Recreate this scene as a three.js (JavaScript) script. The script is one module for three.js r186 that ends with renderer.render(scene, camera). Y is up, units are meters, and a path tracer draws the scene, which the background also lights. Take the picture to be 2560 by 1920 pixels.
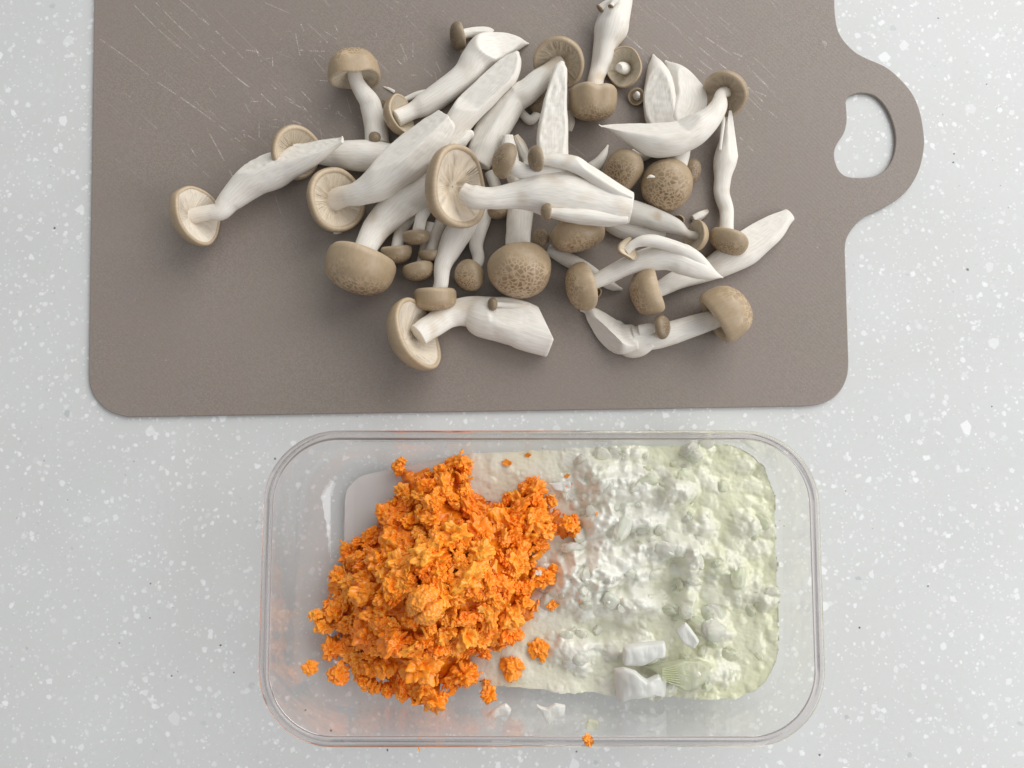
import * as THREE from 'three';
import { ImprovedNoise } from 'three/addons/math/ImprovedNoise.js';
import { mergeVertices } from 'three/addons/utils/BufferGeometryUtils.js';

/* ---------- camera, light, exposure ---------- */
const scene = new THREE.Scene();
const camera = new THREE.PerspectiveCamera(54.9, 4 / 3, 0.01, 10);
const DIST = 0.325, TILT = THREE.MathUtils.degToRad(4.5);          // a phone held above the counter, nearly straight down
camera.up.set(0, 0, -1);
camera.position.set(0, DIST * Math.cos(TILT), DIST * Math.sin(TILT));
camera.lookAt(0, 0, 0);
camera.updateMatrixWorld(true); camera.updateProjectionMatrix();

const renderer = new THREE.WebGLRenderer({ antialias: true });
renderer.setSize(1024, 768);
renderer.toneMapping = THREE.LinearToneMapping;
renderer.toneMappingExposure = 1.2;
renderer.shadowMap.enabled = true;

scene.background = new THREE.Color(0.315, 0.317, 0.325);              // pale walls and ceiling of the kitchen
function windowLight(x, y, z, w, h, k, color) {
  const l = new THREE.RectAreaLight(color, k, w, h);
  l.position.set(x, y, z); l.lookAt(0, 0, 0); scene.add(l); return l;
}
windowLight(1.4, 1.5, -1.7, 2.8, 2.0, 3.05, new THREE.Color(1.0, 0.985, 0.96));   // window beyond the counter
windowLight(1.35, 0.95, 0.45, 1.1, 1.1, 2.75, new THREE.Color(0.99, 0.98, 1.0));      // second window on the right

/* ---------- small tools ---------- */
const BOARD = 0.0016;
function rng(seed) { let s = seed >>> 0; return () => { s = (s + 0x6D2B79F5) >>> 0; let t = Math.imul(s ^ (s >>> 15), 1 | s); t = (t + Math.imul(t ^ (t >>> 7), 61 | t)) ^ t; return ((t ^ (t >>> 14)) >>> 0) / 4294967296; }; }
const IN = new ImprovedNoise();
const n3 = (x, y, z) => IN.noise(x + 100.37, y + 57.11, z + 31.73);
const fbm = (x, y, z, o = 4) => { let a = 1, s = 0, t = 0; for (let i = 0; i < o; i++) { s += a * n3(x, y, z + i * 7.3); t += a; a *= .5; x *= 2.03; y *= 2.03; z *= 2.03; } return s / t; };
const clamp = (x, a, b) => Math.min(b, Math.max(a, x)), lerp = (a, b, t) => a + (b - a) * t;
const sstep = (a, b, x) => { const t = clamp((x - a) / (b - a), 0, 1); return t * t * (3 - 2 * t); };
const V = (x, y, z) => new THREE.Vector3(x, y, z);
// measured places on the photograph (2560 x 1920) turned into metres at a given height
function at(px, py, y) {
  const p = V(px / 1280 - 1, 1 - py / 960, .5).unproject(camera), d = p.sub(camera.position);
  return camera.position.clone().addScaledVector(d, (y - camera.position.y) / d.y);
}
const pxSize = (y) => 0.45 / 2560 * (DIST - y) / DIST;              // metres per photo pixel at a height
const crop = (x0, y0, s) => ({ s, p: (x, y) => [x0 + x * s, y0 + y * s] });
const KA = crop(420, 60, .36157), KB = crop(940, 0, .36157), KC = crop(1440, 60, .30136), KD = crop(740, 400, .33746), KE = crop(1340, 480, .29385), KF = crop(640, 1060, .49441), KG = crop(1280, 1060, .49413), KS = crop(0, 0, 1), KU = crop(0, 0, 1.1573);

const used = {};
function numbered(name) { const k = used[name] = (used[name] ?? -1) + 1; return k ? `${name}_${String(k).padStart(3, '0')}` : name; }
function tag(o, label, category, group) { o.userData.label = label; o.userData.category = category; if (group) o.userData.group = group; return o; }
function put(name, geo, mat, parent = scene) { const m = new THREE.Mesh(geo, mat); m.name = parent === scene ? numbered(name) : name; m.castShadow = m.receiveShadow = true; parent.add(m); return m; }
function group(name, pos) { const g = new THREE.Group(); g.name = numbered(name); g.position.copy(pos); scene.add(g); return g; }
function geoFrom(pos, idx, col, uv) {
  const g = new THREE.BufferGeometry();
  g.setAttribute('position', new THREE.Float32BufferAttribute(pos, 3));
  if (col) g.setAttribute('color', new THREE.Float32BufferAttribute(col, 3));
  if (uv) g.setAttribute('uv', new THREE.Float32BufferAttribute(uv, 2));
  g.setIndex(idx); g.computeVertexNormals(); return g;
}
function dataTex(w, h, fn, srgb) {
  const a = new Uint8Array(w * h * 4);
  for (let y = 0; y < h; y++) for (let x = 0; x < w; x++) { const c = fn(x, y), k = (y * w + x) * 4; a[k] = clamp(c[0], 0, 255); a[k + 1] = clamp(c[1], 0, 255); a[k + 2] = clamp(c[2], 0, 255); a[k + 3] = 255; }
  const t = new THREE.DataTexture(a, w, h); t.wrapS = t.wrapT = THREE.RepeatWrapping; t.magFilter = t.minFilter = THREE.LinearFilter; if (srgb) t.colorSpace = THREE.SRGBColorSpace; t.needsUpdate = true; return t;
}
function canvasTex(w, h, draw, srgb) {
  const c = document.createElement('canvas'); c.width = w; c.height = h; draw(c.getContext('2d'), w, h);
  const t = new THREE.CanvasTexture(c); t.wrapS = t.wrapT = THREE.RepeatWrapping; if (srgb) t.colorSpace = THREE.SRGBColorSpace; return t;
}

/* ---------- counter ---------- */
{
  const W = .52, H = .39, r = rng(11);
  const tex = canvasTex(2048, 1536, (c, w, h) => {
    c.fillStyle = 'rgb(209,211,209)'; c.fillRect(0, 0, w, h);
    for (let i = 0; i < 500; i++) { const x = r() * w, y = r() * h, q = 40 + r() * 140, g = c.createRadialGradient(x, y, 0, x, y, q), k = r() < .5; g.addColorStop(0, k ? 'rgba(216,218,219,.25)' : 'rgba(201,204,202,.25)'); g.addColorStop(1, 'rgba(209,211,209,0)'); c.fillStyle = g; c.fillRect(x - q, y - q, 2 * q, 2 * q); }
    const chip = (x, y, q, fill) => {
      const n = 5 + Math.floor(r() * 4), st = .55 + r() * .6, ro = r() * 6.28; c.fillStyle = fill; c.beginPath();
      for (let k = 0; k < n; k++) { const a = k / n * 6.283 + (r() - .5) * .6, d = q * (.65 + r() * .55), u = Math.cos(a) * d, v = Math.sin(a) * d * st; c.lineTo(x + u * Math.cos(ro) - v * Math.sin(ro), y + u * Math.sin(ro) + v * Math.cos(ro)); }
      c.closePath(); c.fill();
    };
    for (let i = 0; i < 15000; i++) chip(r() * w, r() * h, .7 + r() * 1.8, `rgba(${r() < .8 ? '242,244,244' : '196,201,201'},${.3 + r() * .5})`);
    for (let i = 0; i < 13000; i++) { const q = 1.5 + Math.pow(r(), 2.6) * 4.6; chip(r() * w, r() * h, q, `rgba(242,244,244,${.15 + r() * .6})`); }
    for (let i = 0; i < 190; i++) chip(r() * w, r() * h, 4 + Math.pow(r(), 1.8) * 8, `rgba(244,246,246,${.3 + r() * .55})`);
    for (let i = 0; i < 70; i++) chip(r() * w, r() * h, 2 + r() * 5, `rgba(170,176,176,${.2 + r() * .35})`);
    for (let i = 0; i < 170; i++) chip(r() * w, r() * h, .7 + Math.pow(r(), 3) * 2.1, `rgba(35,36,38,${.5 + r() * .5})`);
  }, true);
  const g = new THREE.BoxGeometry(1.6, .03, 1.2), p = g.attributes.position, uv = g.attributes.uv;
  for (let i = 0; i < p.count; i++) uv.setXY(i, p.getX(i) / W + .5, p.getZ(i) / H + .5);
  const m = put('counter', g, new THREE.MeshPhysicalMaterial({ map: tex, roughness: .42, specularIntensity: .8 }));
  m.position.y = -.015; m.userData.kind = 'structure'; m.userData.label = 'pale grey stone-effect worktop with white chips and black specks';
}

/* ---------- cutting board ---------- */
const boardTop = BOARD;
{
  const O = at(1170, 400, boardTop), q = (x, y) => { const p = at(x, y, boardTop); return new THREE.Vector2(p.x - O.x, -(p.z - O.z)); };
  const s = new THREE.Shape();
  const go = (a) => { const p = q(...a); s.lineTo(p.x, p.y); }, curve = (...l) => s.splineThru(l.map((a) => q(...a)));
  const st = q(240, -330); s.moveTo(st.x, st.y); go([221, 930]);
  curve([224, 963], [236, 992], [260, 1020], [285, 1034], [318, 1043]);
  go([2010, 1016]);
  curve([2048, 1011], [2082, 996], [2106, 970], [2119, 938], [2122, 905]);
  go([2113, 625]);
  curve([2117, 597], [2134, 568], [2162, 542], [2206, 521], [2249, 494], [2278, 463], [2300, 420], [2311, 365], [2309, 325], [2300, 278], [2282, 235], [2249, 195], [2213, 166], [2162, 143], [2133, 125], [2105, 94], [2092, 62], [2087, 20]);
  go([2082, -330]);
  const hole = new THREE.Path(), hp = [[2115, 256], [2123, 241], [2148, 233], [2177, 236], [2199, 250], [2220, 278], [2235, 318], [2239, 354], [2233, 391], [2217, 420], [2191, 438], [2155, 444], [2119, 441], [2099, 427], [2088, 401], [2087, 376], [2096, 354], [2110, 333], [2117, 307], [2117, 278], [2115, 256]].map((a) => q(...a));
  hole.moveTo(hp[0].x, hp[0].y); hole.splineThru(hp.slice(1)); s.holes.push(hole);
  const bv = .00045, g = new THREE.ExtrudeGeometry(s, { depth: BOARD - 2 * bv, bevelEnabled: true, bevelThickness: bv, bevelSize: bv, bevelOffset: -bv, bevelSegments: 3, curveSegments: 90 });
  g.rotateX(-Math.PI / 2); g.translate(0, bv, 0);
  const TW = .42, TH = .28, p = g.attributes.position, uv = g.attributes.uv;
  for (let i = 0; i < p.count; i++) uv.setXY(i, p.getX(i) / TW + .5, .5 - p.getZ(i) / TH);
  const r = rng(5), toT = (x, y, w, h) => { const a = at(x, y, boardTop); return [((a.x - O.x) / TW + .5) * w, ((a.z - O.z) / TH + .5) * h]; };
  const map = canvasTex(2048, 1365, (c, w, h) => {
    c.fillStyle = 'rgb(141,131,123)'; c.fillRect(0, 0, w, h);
    for (let i = 0; i < 260; i++) { const x = r() * w, y = r() * h, d = 60 + r() * 170, gr = c.createRadialGradient(x, y, 0, x, y, d), k = r(); gr.addColorStop(0, k < .35 ? 'rgba(134,129,116,.14)' : k < .7 ? 'rgba(143,131,127,.14)' : 'rgba(130,121,115,.14)'); gr.addColorStop(1, 'rgba(141,131,123,0)'); c.fillStyle = gr; c.fillRect(x - d, y - d, 2 * d, 2 * d); }
    for (let j = 0; j < 560; j++) for (let i = 0; i < 420; i++) { const x = (i + (j % 2) * .5) * 5 + (r() - .5), y = j * 2.5 + (r() - .5), k = n3(x * .006, y * .006, 3); const a = .12 + .42 * r() * r() + .2 * k; if (a <= 0) continue; c.fillStyle = r() < .55 ? `rgba(178,167,157,${a})` : `rgba(112,101,93,${a})`; c.fillRect(x, y, 2, 1.6); }  // weave speckle: its glints painted as light dots among darker ones
    const line = (x0, y0, x1, y1, a, lw, dash) => {                 // one knife mark, wobbling and broken up; glints painted as bright dashes
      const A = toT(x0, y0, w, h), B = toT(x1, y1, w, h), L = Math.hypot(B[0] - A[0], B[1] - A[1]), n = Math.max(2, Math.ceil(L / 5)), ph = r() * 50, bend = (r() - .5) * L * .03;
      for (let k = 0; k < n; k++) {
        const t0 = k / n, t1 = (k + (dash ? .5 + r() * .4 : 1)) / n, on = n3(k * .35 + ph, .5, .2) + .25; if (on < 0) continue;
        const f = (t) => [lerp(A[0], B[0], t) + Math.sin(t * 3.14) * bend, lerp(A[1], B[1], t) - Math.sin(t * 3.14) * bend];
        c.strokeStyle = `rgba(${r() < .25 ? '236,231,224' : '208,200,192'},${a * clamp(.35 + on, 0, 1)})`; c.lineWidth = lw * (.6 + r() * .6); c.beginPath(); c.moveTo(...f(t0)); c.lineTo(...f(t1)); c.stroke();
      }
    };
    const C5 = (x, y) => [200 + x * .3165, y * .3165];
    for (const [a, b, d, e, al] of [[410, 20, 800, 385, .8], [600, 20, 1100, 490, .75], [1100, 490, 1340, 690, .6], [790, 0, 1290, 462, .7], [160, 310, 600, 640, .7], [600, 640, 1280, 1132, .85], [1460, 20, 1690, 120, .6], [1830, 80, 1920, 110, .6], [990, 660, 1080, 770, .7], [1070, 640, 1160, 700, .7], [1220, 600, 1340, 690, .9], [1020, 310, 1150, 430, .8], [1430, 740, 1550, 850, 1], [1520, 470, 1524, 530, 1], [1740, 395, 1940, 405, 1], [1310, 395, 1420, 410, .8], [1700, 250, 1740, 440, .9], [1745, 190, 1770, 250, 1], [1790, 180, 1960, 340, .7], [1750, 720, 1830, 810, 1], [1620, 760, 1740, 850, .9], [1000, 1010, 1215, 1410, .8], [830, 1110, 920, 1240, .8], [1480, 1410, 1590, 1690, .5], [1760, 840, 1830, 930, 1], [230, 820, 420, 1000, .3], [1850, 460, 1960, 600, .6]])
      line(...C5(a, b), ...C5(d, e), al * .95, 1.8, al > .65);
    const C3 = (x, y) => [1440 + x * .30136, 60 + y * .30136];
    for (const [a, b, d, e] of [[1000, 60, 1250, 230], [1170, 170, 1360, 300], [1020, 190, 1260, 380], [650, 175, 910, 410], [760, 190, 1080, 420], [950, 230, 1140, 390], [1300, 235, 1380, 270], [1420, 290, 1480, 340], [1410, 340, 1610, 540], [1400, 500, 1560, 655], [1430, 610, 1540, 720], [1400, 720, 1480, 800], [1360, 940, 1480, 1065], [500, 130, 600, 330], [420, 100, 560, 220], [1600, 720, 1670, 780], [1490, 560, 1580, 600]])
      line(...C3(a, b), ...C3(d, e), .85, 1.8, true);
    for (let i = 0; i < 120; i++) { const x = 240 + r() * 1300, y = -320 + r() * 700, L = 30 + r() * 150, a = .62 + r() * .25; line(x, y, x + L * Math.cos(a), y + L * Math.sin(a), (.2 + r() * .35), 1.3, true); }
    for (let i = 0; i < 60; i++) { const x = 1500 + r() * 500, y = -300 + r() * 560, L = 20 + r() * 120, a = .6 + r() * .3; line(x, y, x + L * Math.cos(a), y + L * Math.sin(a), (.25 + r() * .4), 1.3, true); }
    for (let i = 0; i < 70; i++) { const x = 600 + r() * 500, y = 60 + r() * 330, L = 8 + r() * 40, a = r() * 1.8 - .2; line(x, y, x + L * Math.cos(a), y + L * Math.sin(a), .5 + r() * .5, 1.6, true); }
    for (let i = 0; i < 50; i++) { const a = toT(240 + r() * 1850, r() * 1020, w, h); c.fillStyle = `rgba(190,182,172,${.2 + r() * .5})`; c.beginPath(); c.arc(a[0], a[1], .6 + r() * 1.3, 0, 7); c.fill(); }
  }, true);
  const N = 128, bump = dataTex(N, N, (x, y) => { const k = 2 * Math.PI * 8 / N, a = Math.sin((x + y) * k * .5), b = Math.sin((x - y) * k * .5), v = 128 + 55 * (Math.pow(Math.abs(a), .7) * Math.sign(a) + Math.pow(Math.abs(b), .7) * Math.sign(b)); return [v, v, v]; });
  bump.repeat.set(TW / .0088, TH / .0088);
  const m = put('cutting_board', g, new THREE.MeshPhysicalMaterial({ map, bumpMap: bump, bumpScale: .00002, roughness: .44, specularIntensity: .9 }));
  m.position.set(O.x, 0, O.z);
  tag(m, 'taupe flexible plastic cutting board with a looped handle lying under the mushrooms', 'cutting board');
}

/* ---------- mushroom materials ---------- */
const streak = dataTex(512, 512, (x, y) => {                         // fibres running along the stem
  const u = x / 512 * Math.PI * 2, a = Math.cos(u) * 7, b = Math.sin(u) * 7, v = y / 512 * Math.PI * 2, c = Math.cos(v) * .9, d = Math.sin(v) * .9;
  const f = n3(a * 1.7, b * 1.7, c + d * 1.3) * .6 + n3(a * 4 + 9, b * 4, c * 1.6 - d) * .4, s = 240 + f * 18; return [s, s - 1.5 - 5 * Math.max(0, -f), s - 4 - 12 * Math.max(0, -f)];
}, true);
const fibre = dataTex(512, 512, (x, y) => { const u = x / 512 * Math.PI * 2, a = Math.cos(u) * 9, b = Math.sin(u) * 9, v = y / 512 * Math.PI * 2; const f = n3(a * 2, b * 2, Math.cos(v) * 1.2) * .6 + n3(a * 5, b * 5, Math.sin(v) * 2) * .4; const s = 128 + f * 150; return [s, s, s]; });
const stemMat = new THREE.MeshPhysicalMaterial({ vertexColors: true, map: streak, bumpMap: fibre, bumpScale: .00007, roughness: .56, specularIntensity: .5 });
const gillMat = new THREE.MeshPhysicalMaterial({ vertexColors: true, roughness: .75, specularIntensity: .4 });
const skinTex = (() => {                                             // cracked, marbled middle fading to a plain edge
  const N = 768, r = rng(77), P = [];
  for (let i = 0; i < 300; i++) { const a = r() * 6.283, d = Math.pow(r(), .6) * .5; P.push([.5 + d * Math.cos(a), .5 + d * Math.sin(a), r()]); }
  const G = 24, cell = Array.from({ length: G * G }, () => []); for (const p of P) cell[Math.min(G - 1, Math.floor(p[1] * G)) * G + Math.min(G - 1, Math.floor(p[0] * G))].push(p);
  return dataTex(N, N, (x, y) => {
    let u = x / N, v = y / N; const wx = fbm(u * 14, v * 14, 1, 2) * .022, wy = fbm(u * 14, v * 14, 5, 2) * .022; const X = u + wx, Y = v + wy;
    let a = 9, b = 9, id = 0; const gx = Math.floor(X * G), gy = Math.floor(Y * G);
    for (let j = -2; j <= 2; j++) for (let i = -2; i <= 2; i++) { const c = cell[(gy + j) * G + gx + i]; if (!c || gx + i < 0 || gx + i >= G) continue; for (const p of c) { const d = Math.hypot(p[0] - X, p[1] - Y); if (d < a) { b = a; a = d; id = p[2]; } else if (d < b) b = d; } }
    const e = (b - a) * 1, rad = Math.hypot(u - .5, v - .5) * 2, patch = fbm(u * 5, v * 5, 9, 3);
    const line = (1 - sstep(.004, .017, e)) * (1 - sstep(.5, .92, rad + patch * .5)), spot = (1 - sstep(.0, .7, rad + patch * .4));
    const f = fbm(u * 30, v * 30, 2, 3), base = [166 + 16 * rad, 145 + 17 * rad, 116 + 18 * rad], dark = [134, 108, 80], pale = [208, 186, 158];
    return [0, 1, 2].map((k) => lerp(lerp(base[k], dark[k], spot * (.66 + .34 * id)), pale[k], line * .85) + f * 12);
  }, true);
})();
const skinMat = new THREE.MeshPhysicalMaterial({ vertexColors: true, map: skinTex, roughness: .42, specularIntensity: .8, clearcoat: .14, clearcoatRoughness: .35 });

/* ---------- mushroom builders ---------- */
let seedN = 1;
// a stem through measured points [x, y, half width, height in mm (default: lying on the board)]
function stemGeo(K, pts, o = {}, start) {
  const seed = seedN++ * 3.17, flat = o.flat ?? .88, C = [], R = [];
  if (start) { C.push(start.p); R.push(start.r); }
  for (const [x, y, hw, h] of pts) {
    const q = K.p(x, y); let r = hw * K.s * pxSize(BOARD + (h ?? 6) / 1000), hh = h === undefined ? r * flat * .96 : h / 1000;
    C.push(at(q[0], q[1], BOARD + hh)); R.push(r);
  }
  { const y = C.map((p) => p.y); for (let i = 1; i < C.length - 1; i++) C[i].y = .5 * y[i] + .25 * (y[i - 1] + y[i + 1]); }
  const cur = new THREE.CatmullRomCurve3(C, false, 'centripetal'), n = C.length - 1, len = cur.getLength(), M = Math.max(14, Math.ceil(len / .0008)), S = o.seg ?? 40;
  const rad = (t) => { const f = clamp(t, 0, 1) * n, i = Math.min(n - 1, Math.floor(f)), u = f - i, a = R[Math.max(0, i - 1)], b = R[i], c = R[i + 1], d = R[Math.min(n, i + 2)]; return Math.max(.0002, .5 * (2 * b + (c - a) * u + (2 * a - 5 * b + 4 * c - d) * u * u + (3 * b - a - 3 * c + d) * u * u * u)); };
  const rings = []; const up = V(0, 1, 0);
  for (let i = 0; i <= M; i++) rings.push([i / M, 1, 0]);
  if (o.tip === 'round') for (let k = 1; k <= 4; k++) { const a = k / 4 * Math.PI / 2; rings.push([1, Math.max(.001, Math.cos(a)), Math.sin(a) * .8]); }
  else { rings.push([1, .93, .06], [1, .6, .08], [1, .3, .05], [1, .001, .06]); }
  rings.unshift([0, .6, 0], [0, .001, 0]); rings.unshift(rings.splice(1, 1)[0]);
  const pos = [], col = [], uv = [], idx = [], cuts = (o.cuts ?? []).map((c) => {
    const f = c.at + (start ? 1 : 0), t = f / n, p = cur.getPoint(clamp(t, 0, 1)), nn = V(c.n[0], c.n[2], c.n[1]).normalize();
    return { p: p.addScaledVector(nn, rad(t) * c.off), n: nn, rough: c.rough ?? .00035, t, w: (c.w ?? 1.6) / n, s: n * rad(t) * .6 };
  });
  const stain = o.stain ?? .25;
  rings.forEach(([t, k, f], ri) => {
    const p = cur.getPoint(t), T = cur.getTangent(t), r = rad(t), side = V().crossVectors(T, up); if (side.lengthSq() < 1e-4) side.set(1, 0, 0); side.normalize();
    const N = V().crossVectors(side, T).normalize(); p.addScaledVector(T, f * r);
    const L = t * len * 1000;
    for (let j = 0; j <= S; j++) {
      const a = j / S * Math.PI * 2, ca = Math.cos(a), sa = Math.sin(a);
      const lump = (o.lump ?? .1) * n3(ca * .8 + seed, sa * .8 + L * .03, L * .09), fib = (o.fib ?? .014) * n3(ca * 4 + seed, sa * 4, L * .05) + (.012) * n3(ca * 2.2, sa * 2.2 + seed, L * .3), rr = r * k * (1 + lump + fib + (o.square ?? 0) * (Math.pow(Math.abs(ca), 4) + Math.pow(Math.abs(sa), 4) - .75));
      const v = p.clone().addScaledVector(side, ca * rr).addScaledVector(N, sa * rr * flat);
      if (o.ragged && ri > M) v.addScaledVector(T, r * o.ragged * n3(ca * 3 + seed, sa * 3, 2));
      let onCut = 0;
      for (const c of cuts) { const d = v.clone().sub(c.p).dot(c.n) - Math.max(0, Math.abs(t - c.t) - c.w) * c.s; if (d > 0) { onCut = 1; v.addScaledVector(c.n, -d + c.rough * .5 * (fbm(v.x * 600 + seed, v.y * 600, v.z * 600, 3) - .2) * sstep(0, .0012, d)); } }
      pos.push(v.x, v.y, v.z); uv.push(j / S, L / 26 + seed);
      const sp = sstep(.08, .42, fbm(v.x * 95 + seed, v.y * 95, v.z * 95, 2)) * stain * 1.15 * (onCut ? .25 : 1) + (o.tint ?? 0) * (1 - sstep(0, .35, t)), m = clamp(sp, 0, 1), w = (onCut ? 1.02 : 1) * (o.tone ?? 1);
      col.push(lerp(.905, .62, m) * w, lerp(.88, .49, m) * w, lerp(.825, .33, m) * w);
    }
  });
  const Q = S + 1; for (let i = 0; i < rings.length - 1; i++) for (let j = 0; j < S; j++) { const a = i * Q + j, b = a + 1, c = a + Q, d = c + 1; idx.push(a, b, c, b, d, c); }
  const g = geoFrom(pos, idx, col, uv), nm = g.attributes.normal;
  for (let i = 0; i < rings.length; i++) { const a = i * Q, b = a + S, x = nm.getX(a) + nm.getX(b), y = nm.getY(a) + nm.getY(b), z = nm.getZ(a) + nm.getZ(b), l = Math.hypot(x, y, z) || 1; nm.setXYZ(a, x / l, y / l, z / l); nm.setXYZ(b, x / l, y / l, z / l); }
  return g;
}
// a cap: c = [x, y, height mm or nothing to lie on the board], a = [right, down, up] towards its crown, r = radius in crop pixels
function capParts(K, o) {
  K = o.K ?? K;
  const seed = seedN++ * 2.71, q = K.p(o.c[0], o.c[1]), A0 = at(q[0], q[1], BOARD + .008), toEye = camera.position.clone().sub(A0).normalize(), ex = V(1, 0, 0).addScaledVector(toEye, -toEye.x).normalize(), ez = V().crossVectors(ex, toEye).normalize(), A = V().addScaledVector(ex, o.a[0]).addScaledVector(ez, o.a[1]).addScaledVector(toEye, o.a[2]).normalize();
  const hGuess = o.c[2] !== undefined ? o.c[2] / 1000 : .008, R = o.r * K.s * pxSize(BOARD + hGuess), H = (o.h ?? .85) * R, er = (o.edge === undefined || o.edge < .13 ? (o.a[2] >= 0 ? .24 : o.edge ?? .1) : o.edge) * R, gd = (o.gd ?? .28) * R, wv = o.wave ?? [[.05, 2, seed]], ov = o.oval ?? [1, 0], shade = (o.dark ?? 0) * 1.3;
  const flr = (phi, f) => { let y = 0; for (const [am, k, ph] of wv) y += am * Math.cos(k * (phi - ph)); for (const [am, w, ph] of (o.notch ?? [])) { let d = Math.atan2(Math.sin(phi - ph), Math.cos(phi - ph)); y += am * Math.exp(-d * d / w / w); } return y * R * Math.pow(f, 2.4); };
  const out = (phi) => (1 + .035 * n3(Math.cos(phi) * 1.5 + seed, Math.sin(phi) * 1.5, seed)) * (1 + (ov[0] - 1) * Math.cos(phi - ov[1]) ** 2) + (o.notch ?? []).reduce((s, [am, w, ph]) => { const d = Math.atan2(Math.sin(phi - ph), Math.cos(phi - ph)); return s - Math.abs(am) * .5 * Math.exp(-d * d / w / w); }, 0);
  const vert = (phi, rho, y) => { const f = Math.min(1, rho / R), k = rho * lerp(1, out(phi), f); return [k * Math.cos(phi), y + flr(phi, f), k * Math.sin(phi)]; };
  const S = 88, rows = [], pw = o.pow ?? .85;
  for (let i = 0; i <= 20; i++) { const th = i / 20 * Math.PI / 2; rows.push([R * Math.pow(Math.sin(th), pw === 1 ? 1 : .95), H * Math.pow(Math.max(0, Math.cos(th)), pw), i / 20]); }
  rows.push([R - er * .12, -er * .5, 1.02], [R - er * .42, -er * .86, 1.04], [R - er * .9, -er, 1.06], [R - er * 1.35, -er * .8, 1.08], [R - er * 1.6, -er * .3, 1.1]);
  const pos = [], col = [], uv = [], idx = [], ro = seed * 1.7;
  for (const [rho, y, k] of rows) for (let j = 0; j <= S; j++) {
    const ph = j / S * Math.PI * 2, v = vert(ph, rho, y), bump = .012 * R * fbm(v[0] * 300 + seed, v[1] * 300, v[2] * 300, 2) * (k < 1 ? 1 : 0); pos.push(v[0], v[1] + bump, v[2]);
    const d = Math.min(1, k) * .5; uv.push(.5 + d * Math.cos(ph + ro), .5 + d * Math.sin(ph + ro));
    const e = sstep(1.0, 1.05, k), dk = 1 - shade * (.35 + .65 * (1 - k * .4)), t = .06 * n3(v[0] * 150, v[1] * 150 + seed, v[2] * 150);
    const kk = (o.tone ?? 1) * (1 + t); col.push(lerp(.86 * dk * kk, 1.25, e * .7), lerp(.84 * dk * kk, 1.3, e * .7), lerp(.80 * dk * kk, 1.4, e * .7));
  }
  const quads = (n, Q, flip) => { for (let i = 0; i < n - 1; i++) for (let j = 0; j < Q - 1; j++) { const a = i * Q + j, b = a + 1, c = a + Q, d = c + 1; flip ? idx.push(a, c, b, b, c, d) : idx.push(a, b, c, b, d, c); } };
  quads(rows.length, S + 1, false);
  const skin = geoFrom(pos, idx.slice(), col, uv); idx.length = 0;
  // gills: real radial ridges between the rolled edge and the stem
  const GS = o.small ? 96 : 288, gp = [], gc = [], ng = o.small ? 22 : (o.gills ?? 50), NR = 12, cream = (o.gill ?? [.70, .60, .46]).map((v) => v * .95);
  for (let i = 0; i <= NR; i++) {
    const f = 1 - i / NR, rho = (R - er * 1.25) * Math.max(.02, f);
    for (let j = 0; j <= GS; j++) {
      const ph = j / GS * Math.PI * 2, w = ph + .025 * n3(Math.cos(ph) * 3 + seed, Math.sin(ph) * 3, f * 3), s1 = Math.pow(Math.abs(Math.sin(w * ng / 2)), .8), s2 = Math.pow(Math.abs(Math.sin(w * ng)), .8), s = lerp(s1, Math.max(s1 * .6, s2), sstep(.45, .7, f)), dep = (.075 * R) * sstep(.12, .3, f) * (1 - .6 * sstep(.86, 1, f));
      const y = -er * .45 + gd * (1 - Math.pow(f, 1.6)) - dep * (.5 + .5 * n3(Math.cos(ph) * 5, Math.sin(ph) * 5, seed)) * 1.6 * (s - .4);
      const v = vert(ph, rho, y); gp.push(...v); const k = .84 + .2 * (1 - s) + .05 * n3(Math.cos(ph) * 6, Math.sin(ph) * 6, f * 4 + seed); gc.push(cream[0] * k, cream[1] * k, cream[2] * k);
    }
  }
  quads(NR + 1, GS + 1, false); const gills = geoFrom(gp, idx.slice(), gc);
  // turn so that the crown points along a
  const X = V(1, 0, 0); if (Math.abs(A.x) > .9) X.set(0, 0, 1); const Zb = V().crossVectors(X, A).normalize(), Xb = V().crossVectors(A, Zb).normalize(), M = new THREE.Matrix4().makeBasis(Xb, A, Zb); if (o.spin) M.multiply(new THREE.Matrix4().makeRotationY(o.spin));
  skin.applyMatrix4(M); gills.applyMatrix4(M);
  let h = hGuess; if (o.c[2] === undefined) { skin.computeBoundingBox(); h = -skin.boundingBox.min.y - .0003; }
  const P = at(q[0], q[1], BOARD + h); skin.translate(P.x, P.y, P.z); gills.translate(P.x, P.y, P.z);
  return { skin, gills, P, A, R, gd, er };
}
function localize(g, b) { g.translate(-b.x, -b.y, -b.z); return g; }
function addPart(g, K, o, base, pre = '') {                           // a cap with its stem, under one thing
  let start, c;
  if (o.cap) { c = capParts(K, o.cap); start = { p: c.P.clone().addScaledVector(c.A, Math.min(c.gd * 1.25, c.R * .45)), r: (o.stem?.[0]?.[2] ?? 30) * K.s * pxSize(BOARD + .008) * (o.neck ?? 1.05) }; }
  if (o.cap) { const m = put(pre + 'cap', localize(c.skin, base), skinMat, g); if (!o.cap.nogill) put('gills', localize(c.gills, base), gillMat, m); if (o.cap.label) m.userData.label = o.cap.label; }
  if (o.stem) { const m = put(pre + 'stem', localize(stemGeo(K, o.stem, o.o, o.loose ? undefined : start), base), stemMat, g); if (o.slabel) m.userData.label = o.slabel; }
}
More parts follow.
